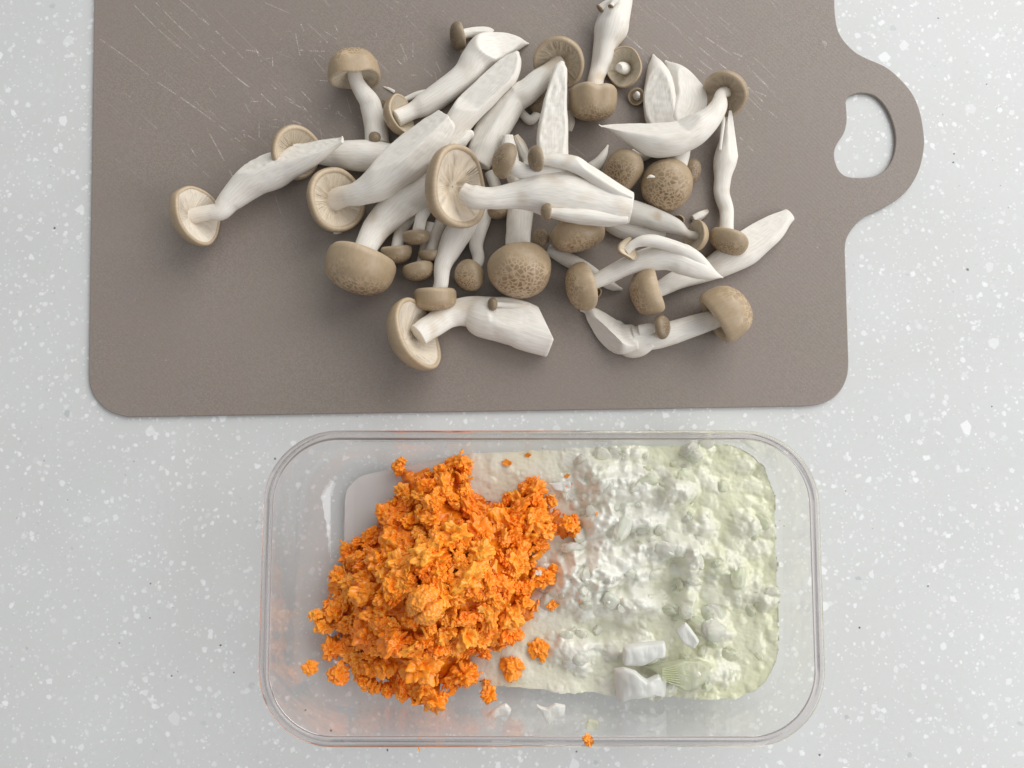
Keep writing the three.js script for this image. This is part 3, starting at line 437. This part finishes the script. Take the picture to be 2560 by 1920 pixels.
const mounds = [[560, 330, 300, 130, 7], [430, 250, 120, 90, 6], [830, 330, 110, 100, 7], [620, 490, 160, 60, 7], [450, 500, 110, 90, 8], [800, 620, 170, 70, 9], [500, 700, 260, 130, 8], [900, 700, 60, 100, 7], [350, 820, 200, 130, 9], [600, 900, 160, 70, 7], [880, 900, 60, 90, 6], [1030, 700, 90, 90, 4], [1140, 780, 70, 110, 3], [1280, 870, 90, 60, 3], [1000, 1050, 110, 110, 3], [950, 1260, 150, 90, 5], [640, 1160, 130, 60, 5], [650, 1340, 140, 60, 4], [1180, 500, 90, 70, 2.5], [930, 140, 70, 80, 3], [590, 140, 90, 50, 2.5], [300, 1150, 120, 100, 4], [950, 500, 70, 80, 3], [480, 1050, 200, 60, -3.5], [600, 400, 140, 40, -2], [780, 850, 110, 90, -4], [1200, 300, 160, 120, -1.5]].map(([x, y, a, b, h]) => { const q = KG.p(x, y), c = at(q[0], q[1], .014); return [c.x, c.z, a * KG.s * pxSize(.014), b * KG.s * pxSize(.014), h / 1000]; });
function slurryY(x, z) {
  const t = clamp((x - slurryEdge) / (BX.cx + BX.hx - slurryEdge), 0, 1); let y = FLOOR + .0003 + .0022 * sstep(.08, .3, t) + .0105 * Math.pow(clamp(t, 0, 1), .9);
  const w = fbm(x * 200, z * 200, 3.1, 2) * .26; let m = 0;
  for (const [cx, cz, a, b, h] of mounds) { const d = Math.hypot((x - cx) / a, (z - cz) / b) + w; m += h * (1 - sstep(.25, 1.15, d)); }
  y += m * .9;
  const l1 = 1 - Math.abs(fbm(x * 95 + 3, z * 95, 7, 2)) * 2, l2 = fbm(x * 330, z * 330, 2, 3), q = sstep(.02, .25, t);
  y += (.0003 * l1 + .00025 * l2) * lerp(0, 1, q);
  return y;
}
{
  const base = V(BX.cx, 0, BX.cz), g = group('grated_onion', base); tag(g, 'pale green wet grated onion filling the right of the clear container', 'grated onion'); 
  const NX = 680, NZ = 420, x0 = BX.cx - BX.hx + .008, x1 = BX.cx + BX.hx, z0 = BX.cz - BX.hz, z1 = BX.cz + BX.hz, top = [], F = [], id = new Int32Array((NX + 1) * (NZ + 1)).fill(-1), pos = [], col = [], idx = [];
  const rb = rng(8), lump = new Float32Array((NX + 1) * (NZ + 1)), tone = new Float32Array((NX + 1) * (NZ + 1)), dx = (x1 - x0) / NX, dz = (z1 - z0) / NZ;
  const bump = (x, z, s, hgt, tn) => {                               // soft wet gobbets running into each other
    const sd = rb() * 90, ax = .8 + rb() * .6, az = .8 + rb() * .5, ro = rb() * 3.14, c = Math.cos(ro), q = Math.sin(ro), R = s * 1.9;
    for (let jj = Math.max(0, Math.floor((z - R - z0) / dz)); jj <= Math.min(NZ, (z + R - z0) / dz); jj++) for (let ii = Math.max(0, Math.floor((x - R - x0) / dx)); ii <= Math.min(NX, (x + R - x0) / dx); ii++) {
      const u = x0 + ii * dx - x, v = z0 + jj * dz - z, d = Math.hypot((u * c + v * q) / ax, (-u * q + v * c) / az) / s + .26 * n3(u * 380 + sd, v * 380, sd) + .05 * n3(u * 1000, v * 1000 + sd, sd); if (d >= 1) continue;
      const h = hgt * 1.0 * (1 - d * d) ** 1.6, k = jj * (NX + 1) + ii, m = lump[k], e = Math.min(.0017, h * 1.3 + 1e-6, m * 1.3 + 1e-6), w = clamp(.5 + (h - m) / (2 * e), 0, 1); lump[k] = lerp(m, h, w) + e * w * (1 - w); tone[k] = lerp(tone[k], tn, w * .8);
    }
  };
  for (const [cx, cz, a, b, h] of mounds) if (h > 0) { const n = Math.round(4 + a * b * 2.0e5); for (let i = 0; i < n; i++) { const u = rb() * 6.283, d = Math.sqrt(rb()) * 1.1, s = .0012 + Math.pow(rb(), 1.8) * .004; bump(cx + a * d * Math.cos(u), cz + b * d * Math.sin(u), s, s * (.22 + rb() * .3), rb() * .7 + .1); } }
  for (let i = 0; i < 420; i++) { const s = .0015 + Math.pow(rb(), 2) * .0045; bump(lerp(slurryEdge + .05, x1, Math.pow(rb(), .75)), lerp(z0, z1, rb()), s, s * (.08 + rb() * .2), rb() * .8 - .35); }
  for (let j = 0; j <= NZ; j++) for (let i = 0; i <= NX; i++) {
    const x = lerp(x0, x1, i / NX), z = lerp(z0, z1, j / NZ), f = floorY(x, z);
    const y = slurryY(x, z) + lump[j * (NX + 1) + i] + .0001 * fbm(x * 700, z * 700, 3, 2) * sstep(.05, .3, (x - slurryEdge) / (x1 - slurryEdge)) + .0001;
    const k = j * (NX + 1) + i; top[k] = y; F[k] = f + .00008;
  }
  const ok = (k) => top[k] > F[k] && F[k] < RIM - .004, near = (i, j) => { for (let b = -1; b <= 1; b++) for (let a = -1; a <= 1; a++) { const x = i + a, y = j + b; if (x >= 0 && y >= 0 && x <= NX && y <= NZ && ok(y * (NX + 1) + x)) return true; } return false; };
  for (let j = 0; j <= NZ; j++) for (let i = 0; i <= NX; i++) {
    const k = j * (NX + 1) + i; if (!near(i, j)) continue; const x = lerp(x0, x1, i / NX), z = lerp(z0, z1, j / NZ), y = Math.max(top[k], F[k] - .0004); id[k] = pos.length / 3; pos.push(x - base.x, y, z - base.z);
    const t = (x - slurryEdge) / (x1 - slurryEdge), lift = clamp((y - FLOOR - .010 * Math.pow(clamp(t, 0, 1), .75)) / .008, 0, 1), gr = fbm(x * 60, z * 60, 4, 3), sp = sstep(.2, .5, fbm(x * 210, z * 210, 9, 2));
    const px = (x - slurryEdge) / (x1 - slurryEdge), mid = 1 - sstep(.12, .34, Math.hypot((px - .58) * 1.1, (z - BX.cz + .006) * 5)), green = clamp(.45 * sstep(.45, .85, t) + .25 + gr * .8 - mid * .35, 0, 1), w = clamp(lift * .35 + mid * .35 + sp * .12 + tone[k] * .45 - .12, 0, 1), tl = clamp(sstep(.0002, .0012, lump[k]) * .75 + lift * .3, 0, 1), lf = 1 - sstep(.12, .42, t), pk = clamp((1 - sstep(.3, .56, t)) * (.55 + gr), 0, 1) * (1 - lf * .5);
    const hi = [lerp(lerp(.98, .95, green), 1, w), lerp(lerp(.98, .96, green), 1, w), lerp(lerp(.87, .72, green), .91, w)], lo = [lerp(.96, .93, green), lerp(.96, .95, green), lerp(.80, .64, green)], c = hi.map((v, q) => lerp(lo[q], v, clamp(tl + mid * .2, 0, 1))); col.push(lerp(c[0], .97, lf), lerp(c[1], .95, lf) - .05 * pk, lerp(c[2], .92, lf) - .04 * pk);
  }
  for (let j = 0; j < NZ; j++) for (let i = 0; i < NX; i++) { const a = j * (NX + 1) + i, b = a + 1, c = a + NX + 1, d = c + 1; if (id[a] < 0 || id[b] < 0 || id[c] < 0 || id[d] < 0) continue; if (!(ok(a) || ok(b) || ok(c) || ok(d))) continue; idx.push(id[a], id[c], id[b], id[b], id[c], id[d]); }
  const nt = pos.length / 3, ni = idx.length; for (let k = 0; k < nt; k++) { const x = pos[k * 3] + base.x, z = pos[k * 3 + 2] + base.z; pos.push(pos[k * 3], Math.min(pos[k * 3 + 1], floorY(x, z) + .00006), pos[k * 3 + 2]); col.push(col[k * 3], col[k * 3 + 1], col[k * 3 + 2]); }
  for (let k = 0; k < ni; k += 3) idx.push(idx[k] + nt, idx[k + 2] + nt, idx[k + 1] + nt);
  const wet = new THREE.MeshPhysicalMaterial({ vertexColors: true, transmission: .26, thickness: .01, ior: 1.35, roughness: .22, specularIntensity: 1, clearcoat: .7, clearcoatRoughness: .08 });
  wet.transmission = 1; wet.transmissionMap = dataTex(256, 4, (x) => { const v = 255 * lerp(.55, .27, sstep(.16, .46, x / 256)); return [v, v, v]; });
  const uv = []; for (let k = 0; k < pos.length; k += 3) uv.push(clamp((pos[k] + base.x - x0) / (x1 - x0), .01, .99), .5);
  put('onion_pulp', geoFrom(pos, idx, col, uv), wet, g).userData.kind = 'stuff';
  // lumps
  const mats = [[1, 1, .95], [.98, .98, .88], [.95, .97, .78]].map((c) => new THREE.MeshPhysicalMaterial({ color: new THREE.Color(...c), vertexColors: true, transmission: .5, thickness: .004, ior: 1.36, roughness: .3, clearcoat: .3, clearcoatRoughness: .14 }));
  const B = blobs(3, 8, .2, .004, 11, 1.3), r = rng(21), spots = [];
  for (const [cx, cz, a, b, h] of mounds) if (h > 0) { const n = Math.round(2 + a * b * .2e5); for (let i = 0; i < n; i++) { const u = r() * 6.283, d = Math.sqrt(r()) * 1.05; spots.push([cx + a * d * Math.cos(u), cz + b * d * Math.sin(u), 1]); } }
  for (let i = 0; i < 40; i++) spots.push([lerp(slurryEdge + .05, BX.cx + BX.hx - .004, Math.pow(r(), .7)), lerp(BX.cz - BX.hz, BX.cz + BX.hz, r()), 0]);
  const rest = [[], [], []]; let singly = 0;
  for (const [x, z, up] of spots) {
    const y = slurryY(x, z); if (y < floorY(x, z) + .0008) continue; const t = (x - slurryEdge) / (BX.cx + BX.hx - slurryEdge); if (t < .22) continue;
    const s = .0012 + Math.pow(r(), 1.8) * .0026, k = clamp(Math.round(t * 2.4 - .6 + r() * .8 - up * .3), 0, 2);
    const o = new THREE.Object3D(); o.position.set(x - base.x, y + s * .05, z - base.z); o.rotation.set(r() * .8, r() * 6.28, r() * .8); o.scale.set(s * (.9 + r() * .9), s * (.4 + r() * .3), s * (.8 + r() * .5)); o.updateMatrix();
    const b = Math.floor(r() * 8);
    if (s > .0014 && singly < 290) { singly++; const m = put('onion_lump', B[b], mats[k], g); m.position.copy(o.position); m.rotation.copy(o.rotation); m.scale.copy(o.scale); } else rest[k].push(o.matrix);
  }
  rest.forEach((list, k) => { const im = new THREE.InstancedMesh(B[k * 2], mats[k], list.length); list.forEach((m, i) => im.setMatrixAt(i, m)); im.name = 'onion_grain'; im.userData.kind = 'stuff'; im.castShadow = im.receiveShadow = true; g.add(im); });
}
function slab(name, label, K, pts, y, th, o = {}) {                  // a soft cut piece, pillowed, bent and tilted a little
  const b = at(...pts.reduce((a, p) => { const q = K.p(...p); return [a[0] + q[0] / pts.length, a[1] + q[1] / pts.length]; }, [0, 0]), y);
  const E = new THREE.CatmullRomCurve3(pts.map((p) => at(...K.p(...p), y).sub(b)), true, 'catmullrom', .2).getPoints(120).slice(0, -1), n = E.length, pos = [], idx = [], NR = 16;
  const rows = []; for (let i = 0; i <= NR; i++) { const f = i / NR; rows.push([Math.max(.001, Math.pow(f, .7)), th * Math.pow(1 - Math.pow(f, 7), .5)]); } rows.push([.985, -th * .3], [.93, -th * .55], [.5, -th * .55], [.001, -th * .55]);
  for (const [f, h] of rows) for (const e of E) { const x = e.x * f * (1 + .03 * n3(e.x * 700, e.z * 700, 1)), z = e.z * f, w = x * Math.cos(o.dir ?? 0) + z * Math.sin(o.dir ?? 0); pos.push(x, h + (o.bend ?? 0) * w * w + .0005 * n3(x * 260, z * 260, 3) + .00012 * n3(x * 1300, z * 300, 5), z); }
  for (let i = 0; i < rows.length - 1; i++) for (let k = 0; k < n; k++) { const a = i * n + k, c = i * n + (k + 1) % n; idx.push(a, a + n, c, c, a + n, c + n); }
  const g = geoFrom(pos, idx); if (g.attributes.normal.getY(Math.floor(n * 3)) < 0) { g.index.array.reverse(); g.computeVertexNormals(); }
  g.rotateX(o.rx ?? 0); g.rotateZ(o.rz ?? 0);
  const m = put(name, g, o.mat, scene); m.position.copy(b); return m;
}
const onionWhite = new THREE.MeshPhysicalMaterial({ color: new THREE.Color(.90, .91, .86), transmission: .25, thickness: .003, ior: 1.36, roughness: .35, clearcoat: .3, clearcoatRoughness: .2 });
const onionClear = new THREE.MeshPhysicalMaterial({ color: new THREE.Color(.84, .86, .66), transmission: .55, thickness: .003, ior: 1.36, roughness: .3, clearcoat: .3, clearcoatRoughness: .15 });
const OP = [['broad white onion piece with a curved lower edge, nearest the front of the container', [[520, 1260], [565, 1232], [620, 1240], [680, 1290], [740, 1272], [790, 1300], [790, 1402], [735, 1378], [660, 1388], [600, 1400], [540, 1432]], .0195, .0022, { bend: -30, rx: .28 }],
  ['white bent onion strip behind the broad piece', [[560, 1130], [600, 1112], [690, 1105], [768, 1098], [778, 1165], [730, 1180], [672, 1232], [610, 1240], [562, 1225]], .0200, .002, { bend: -50, dir: 1.57, rx: .3 }],
  ['small white square onion piece right of the bent strip', [[830, 1045], [878, 1000], [945, 1092], [920, 1132], [868, 1108]], .0195, .0018, { rz: .25, rx: .15 }]];
for (const [label, pts, y, th, o] of OP) { const m = slab('onion_piece', label, KG, pts, y, th, { ...o, mat: onionWhite }); tag(m, label, 'onion piece'); }
{
  const pts = [[672, 1240], [760, 1215], [860, 1190], [960, 1195], [1035, 1240], [1000, 1310], [930, 1345], [860, 1345], [790, 1300]], m = slab('onion_piece', '', KG, pts, .0185, .0022, { bend: -18, mat: onionClear });
  tag(m, 'fan-shaped translucent onion layer with fine ribs beside the white pieces', 'onion piece');
  const q = at(...KG.p(700, 1252), .0212);
  const ribM = new THREE.MeshPhysicalMaterial({ color: new THREE.Color(.66, .70, .42), roughness: .35 });
  for (let i = 0; i < 9; i++) { const e = at(...KG.p(900 - Math.abs(i - 4) * 8, 1212 + i * 15), .0206), a = at(...KG.p(760, 1240 + i * 7), .0208); put('rib', new THREE.TubeGeometry(new THREE.LineCurve3(a.sub(m.position), e.sub(m.position)), 4, .00016, 6), ribM, m); }
}

/* ---------- grated carrot ---------- */
const carrotMat = [[1, .325, .016], [1, .38, .032], [1, .275, .010], [1, .44, .07]].map((c) => new THREE.MeshPhysicalMaterial({ color: new THREE.Color(...c), vertexColors: true, roughness: .38, specularIntensity: .6, clearcoat: .5, clearcoatRoughness: .16 }));
const shredGeo = (seed) => {                                         // a thin torn flake
  const r = rng(seed), n = 11, s = new THREE.Shape(); for (let i = 0; i < n; i++) { const a = i / n * 6.283, d = (i % 2 ? .45 : .85) + r() * .45; s[i ? 'lineTo' : 'moveTo'](Math.cos(a) * d * 1.25, Math.sin(a) * d * .8); }
  const g = new THREE.ExtrudeGeometry(s, { depth: .28, bevelEnabled: true, bevelThickness: .1, bevelSize: .1, bevelSegments: 1 }); g.deleteAttribute('uv');
  const p = g.attributes.position, col = []; for (let i = 0; i < p.count; i++) { const x = p.getX(i), y = p.getY(i); p.setZ(i, p.getZ(i) + .35 * Math.sin(x * 1.6 + seed) + .3 * Math.cos(y * 2.1 + seed * 2) + .15 * n3(x * 3, y * 3, seed)); const c = .88 + .25 * n3(x * 2 + seed, y * 2, 1); col.push(c, c, c); }
  g.setAttribute('color', new THREE.Float32BufferAttribute(col, 3)); g.computeVertexNormals(); return g;
};
const shreds = [1, 2, 3, 4, 5, 6, 7, 8].map((k) => shredGeo(k * 13)), clumps = blobs(50, 10, .62, .115, 22, 1.6);
{
  const outline = [[680, 240], [720, 165], [800, 200], [900, 205], [1040, 130], [1095, 180], [1100, 300], [1180, 370], [1290, 330], [1400, 245], [1470, 260], [1490, 350], [1570, 430], [1650, 470], [1620, 570], [1560, 600], [1480, 610], [1430, 650], [1450, 740], [1490, 760], [1490, 830], [1430, 900], [1440, 1000], [1330, 1080], [1240, 1150], [1100, 1190], [1210, 1340], [1180, 1420], [1080, 1300], [960, 1370], [970, 1480], [840, 1490], [790, 1410], [640, 1370], [540, 1350], [490, 1270], [400, 1310], [340, 1280], [450, 1210], [350, 1130], [420, 1100], [400, 1050], [340, 1050], [270, 990], [300, 930], [380, 880], [370, 740], [430, 690], [430, 600], [560, 560], [600, 520], [590, 410], [690, 390], [690, 300]];
  const inside = (x, y) => { let c = false; for (let i = 0, j = outline.length - 1; i < outline.length; j = i++) { const [a, b] = outline[i], [d, e] = outline[j]; if ((b > y) !== (e > y) && x < (d - a) * (y - b) / (e - b) + a) c = !c; } return c; };
  const edge = (x, y) => { let m = 1e9; for (let i = 0, j = outline.length - 1; i < outline.length; j = i++) { const [a, b] = outline[i], [d, e] = outline[j], t = clamp(((x - a) * (d - a) + (y - b) * (e - b)) / ((d - a) ** 2 + (e - b) ** 2), 0, 1); m = Math.min(m, Math.hypot(x - lerp(a, d, t), y - lerp(b, e, t))); } return m; };
  const ground = (p) => { const f = floorY(p.x, p.z); return p.x > slurryEdge ? Math.max(f, slurryY(p.x, p.z)) : f; };
  const keep = (p) => { const m = WALL + .0028 + FILL * .55 * (1 - sstep(FLOOR, FLOOR + .014, p.y)); p.x = Math.max(p.x, BX.cx - BX.hx + m); p.z = clamp(p.z, BX.cz - BX.hz + m, BX.cz + BX.hz - m); return p; };
  const heap = (x, y) => { const d = edge(x, y) / 330, c = Math.hypot((x - 880) / 560, (y - 830) / 620); return .003 + .030 * Math.pow(sstep(0, 1, Math.min(1, d * .8 + .35 * (1 - Math.min(1, c)))), .8) * (1 - .35 * Math.min(1, c)); };
  const place = (x, y, dh = 0) => { const q = KF.p(x, y); let p = at(q[0], q[1], .02); for (let k = 0; k < 3; k++) { keep(p); const h = Math.min(ground(p), FLOOR + .011) + heap(x, y) + dh; p = at(q[0], q[1], h); } return keep(p); };
  const base = at(...KF.p(880, 830), .01); base.y = FLOOR; const g = group('grated_carrot', base); tag(g, 'heap of bright orange grated carrot on the left of the clear container', 'grated carrot');
  const r = rng(99), add = (geo, mat, p, s, sq, name) => { const m = put(name, geo, carrotMat[mat], g); m.position.copy(p).sub(base); m.rotation.set(r() * 6.28, r() * 6.28, r() * 6.28); m.scale.set(s * (.8 + r() * .5), s * (.8 + r() * .5) * sq, s * (.8 + r() * .5)); return m; };
  // heart of the heap
  const N = 190, pos = [], idx = [], col = [], id = new Map();
  for (let j = 0; j <= N; j++) for (let i = 0; i <= N; i++) { const x = lerp(260, 1660, i / N), y = lerp(120, 1500, j / N); if (!inside(x, y) || edge(x, y) < 14) continue; const p = place(x, y, -.0042 + .004 * fbm(x * .018, y * .018, 1, 3) + .0016 * fbm(x * .06, y * .06, 4, 3)); id.set(j * 1000 + i, pos.length / 3); pos.push(p.x - base.x, p.y - base.y, p.z - base.z); const c = .8 + .3 * fbm(x * .03, y * .03, 5, 3); col.push(c, c, c); }
  for (let j = 0; j < N; j++) for (let i = 0; i < N; i++) { const k = [id.get(j * 1000 + i), id.get(j * 1000 + i + 1), id.get(j * 1000 + 1000 + i), id.get(j * 1000 + 1001 + i)]; if (k.some((v) => v === undefined)) continue; idx.push(k[0], k[2], k[1], k[1], k[2], k[3]); }
  put('carrot_pulp', geoFrom(pos, idx, col), carrotMat[2], g).userData.kind = 'stuff';
  const big = [[860, 660, 108, 1], [1085, 770, 112, 1], [1055, 1060, 100, 1], [830, 1225, 105, 0], [555, 850, 90, 0], [1130, 650, 80, 1], [690, 840, 80, 0], [620, 690, 80, 0], [1010, 560, 85, 1], [1330, 700, 85, 0], [1240, 500, 80, 0], [950, 300, 80, 0], [1400, 480, 90, 0], [700, 600, 80, 0], [420, 780, 70, 0], [390, 940, 75, 0], [300, 965, 40, 1], [1050, 1270, 80, 0], [900, 1430, 65, 0], [420, 1260, 60, 0], [560, 1310, 60, 0], [1180, 1370, 45, 0], [1420, 330, 70, 0], [720, 220, 55, 0], [1040, 190, 60, 0], [640, 450, 60, 0], [1590, 500, 50, 0], [410, 1140, 60, 2], [700, 1100, 90, 2], [560, 1050, 90, 2], [1180, 980, 80, 0], [1350, 900, 70, 0]];
  for (const [x, y, q, m] of big) add(clumps[Math.floor(r() * 9)], m, place(x, y, .0006), q * .66 * KF.s * pxSize(.03), .9, 'carrot_clump');
  for (let i = 0, n = 0; n < 150 && i < 4000; i++) { const x = lerp(270, 1640, r()), y = lerp(130, 1490, r()); if (!inside(x, y)) continue; const d = edge(x, y); if (d < 16) continue; n++; const q = Math.min(30 + r() * 46, d * 1.1 + 8); add(clumps[Math.floor(r() * 9)], r() < .5 ? 0 : r() < .5 ? 2 : 1, place(x, y, -.0026 + r() * .0034), q * .62 * KF.s * pxSize(.025), .85, 'carrot_clump'); }
  for (let i = 0, n = 0; n < 210 && i < 5000; i++) { const x = lerp(270, 1640, r()), y = lerp(130, 1490, r()); if (!inside(x, y)) continue; n++; add(shreds[Math.floor(r() * 8)], r() < .6 ? 0 : r() < .6 ? 1 : 3, place(x, y, .0006 + r() * .0014), (.0008 + r() * .0012), 1, 'carrot_shred'); }
  const few = [[], [], []];
  for (let i = 0, n = 0; n < 240 && i < 9000; i++) { const x = lerp(270, 1640, r()), y = lerp(130, 1490, r()); if (!inside(x, y) || edge(x, y) < 10) continue; n++; const o = new THREE.Object3D(), s = (.0012 + Math.pow(r(), 1.4) * .0024); o.position.copy(place(x, y, -.0012 + r() * .0022)).sub(base); o.rotation.set(r() * 6.28, r() * 6.28, r() * 6.28); o.scale.set(s * (.8 + r() * .7), s * (.6 + r() * .4), s * (.8 + r() * .5)); o.updateMatrix(); few[n % 3].push(o.matrix); }
  few.forEach((list, k) => { const im = new THREE.InstancedMesh(clumps[k * 3 + 1], carrotMat[k === 2 ? 2 : k], list.length); list.forEach((m, i) => im.setMatrixAt(i, m)); im.name = 'carrot_crumb'; im.userData.kind = 'stuff'; im.castShadow = im.receiveShadow = true; g.add(im); });
  // the round ball on top
  { const bg = mergeVertices(new THREE.IcosahedronGeometry(1, 22).deleteAttribute('normal').deleteAttribute('uv'), 1e-4), p = bg.attributes.position, cc = []; for (let i = 0; i < p.count; i++) { const v = V(p.getX(i), p.getY(i), p.getZ(i)), f = .6 * fbm(v.x * 2.2, v.y * 2.2, v.z * 2.2, 2) + .7 * fbm(v.x * 9, v.y * 4, v.z * 9, 3) - .9 * Math.exp(-(((v.x - .1) * .7 + v.z * .9 + .25 * n3(v.x * 3, v.y, v.z)) ** 2) * 90); v.multiplyScalar(1 + .2 * f); p.setXYZ(i, v.x, v.y, v.z); const c = .95 + .35 * f; cc.push(c, c * (.9 + .2 * f), c); } bg.setAttribute('color', new THREE.Float32BufferAttribute(cc, 3)); bg.computeVertexNormals(); const m = put('carrot_clump', bg, carrotMat[1], g), s = 94 * KF.s * pxSize(.04); m.position.copy(place(858, 915, .0025)).sub(base); m.scale.setScalar(s); m.userData.label = 'round ball of grated carrot on top of the heap'; }
  // bits that lie apart
  const scraps = blobs(400, 4, .42, .03, 12, 1.6);
  const hair = new THREE.MeshPhysicalMaterial({ color: new THREE.Color(.95, .55, .2), roughness: .4 });
  const stray = (K, x, y, q, where, y0, mi = 0, mats = carrotMat, cat = 'carrot bit', name = 'carrot_bit') => { const a = K.p(x, y); let p = at(a[0], a[1], y0 ?? .01); if (y0 === undefined) { for (let k = 0; k < 3; k++) p = keep(at(a[0], a[1], Math.min(ground(keep(p)), FLOOR + .014) + .0012)); } const m = put(name, (mats === carrotMat ? (q > 30 ? clumps : shreds) : scraps)[Math.floor(r() * (mats === carrotMat ? 8 : 4))], mats[mi]); m.position.copy(p); m.rotation.set((r() - .5) * .8 + (q > 30 ? 0 : 1.57), r() * 6.28, r() * .6); const s = q * .72 * K.s * pxSize(p.y); m.scale.set(s, mats !== carrotMat ? s * .3 : q > 30 ? s * .6 : s, s * .9); tag(m, where, cat); };
  stray(KF, 1432, 1140, 62, 'separate orange carrot clump right of the heap, upper of two at lower right');
  stray(KF, 1295, 1225, 74, 'separate orange carrot clump right of the heap, lower of two at lower right');
  stray(KF, 275, 1232, 46, 'orange carrot bit alone on the clear wall left of the heap');
  stray(KF, 320, 868, 16, 'tiny orange carrot crumb at the left edge of the heap, alone on the clear wall');
  stray(KF, 1262, 196, 30, 'orange carrot flake near the back wall between heap and white onion');
  stray(KF, 1375, 158, 18, 'tiny brown-orange carrot shred at the back edge of the onion');
  stray(KF, 1575, 262, 18, 'small orange carrot crumb above the pink-tinged onion, near the back', undefined);
  stray(KF, 1592, 312, 24, 'thin orange carrot shred beside the white onion lump at the back');
  stray(KF, 1508, 742, 40, 'orange carrot flake touching the right side of the heap');
  stray(KF, 1500, 915, 36, 'wedge of orange carrot lying on onion right of the heap');
  stray(KF, 1632, 890, 18, 'small orange carrot crumb on the onion, well right of the heap');
  stray(KG, 566, 886, 12, 'tiniest orange crumb on the onion, farthest right');
  stray(KG, 430, 455, 14, 'tiny orange crumb on the bright onion ridge');
  stray(KG, 383, 1600, 34, 'orange carrot bit stuck on the front rim of the container', RIM - .001);
  stray(KF, 820, 1641, 20, 'pale orange carrot crumb outside the front rim of the container', RIM - .007, 3);
  const ow = [onionWhite, onionClear];
  for (const [K, pts, y, mi, label] of [[KF, [[1165, 1480], [1200, 1440], [1262, 1408], [1292, 1440], [1280, 1466], [1222, 1468], [1196, 1492]], .019, 0, 'pale onion scrap on the front wall just right of the heap'],
    [KF, [[1418, 1414], [1470, 1432], [1512, 1408], [1562, 1420], [1560, 1468], [1512, 1490], [1482, 1526], [1460, 1500], [1442, 1450]], .020, 0, 'white ragged onion scrap hanging on the front wall at the middle'],
    [KG, [[368, 1525], [386, 1488], [436, 1500], [432, 1546], [376, 1540]], .026, 1, 'light green onion square on the front wall above the rim carrot bit'],
    [KG, [[188, 300], [290, 288], [300, 312], [270, 340], [210, 330]], .0135, 0, 'flat pale pinkish onion piece between the carrot heap and the white mound at the back']]) tag(slab('onion_bit', label, K, pts, y, .0011, { mat: ow[mi], rx: .25 }), label, 'onion bit');
  stray(KF, 1424, 492, 26, 'small pinkish onion chip lying on the right of the carrot heap', place(1424, 492, .003).y, 0, ow, 'onion bit', 'onion_bit');
  stray(KF, 1430, 752, 26, 'small pink onion chip at the right edge of the carrot heap', place(1430, 752, .003).y, 0, ow, 'onion bit', 'onion_bit');
}

{ // a drop of water left on the board
  const p = at(2058, 112, BOARD), g = new THREE.SphereGeometry(1, 28, 16, 0, Math.PI * 2, 0, Math.PI / 2), a = g.attributes.position; for (let i = 0; i < a.count; i++) a.setXYZ(i, a.getX(i) * .0019 * (1 + .15 * n3(a.getX(i), 1, a.getZ(i))), a.getY(i) * .0006, a.getZ(i) * .0022); g.computeVertexNormals();
  const m = put('water_drop', g, new THREE.MeshPhysicalMaterial({ transmission: 1, thickness: 0, ior: 1.33, roughness: .02 })); m.position.copy(p); tag(m, 'small clear water drop on the board near the handle', 'water drop');
}
renderer.render(scene, camera);
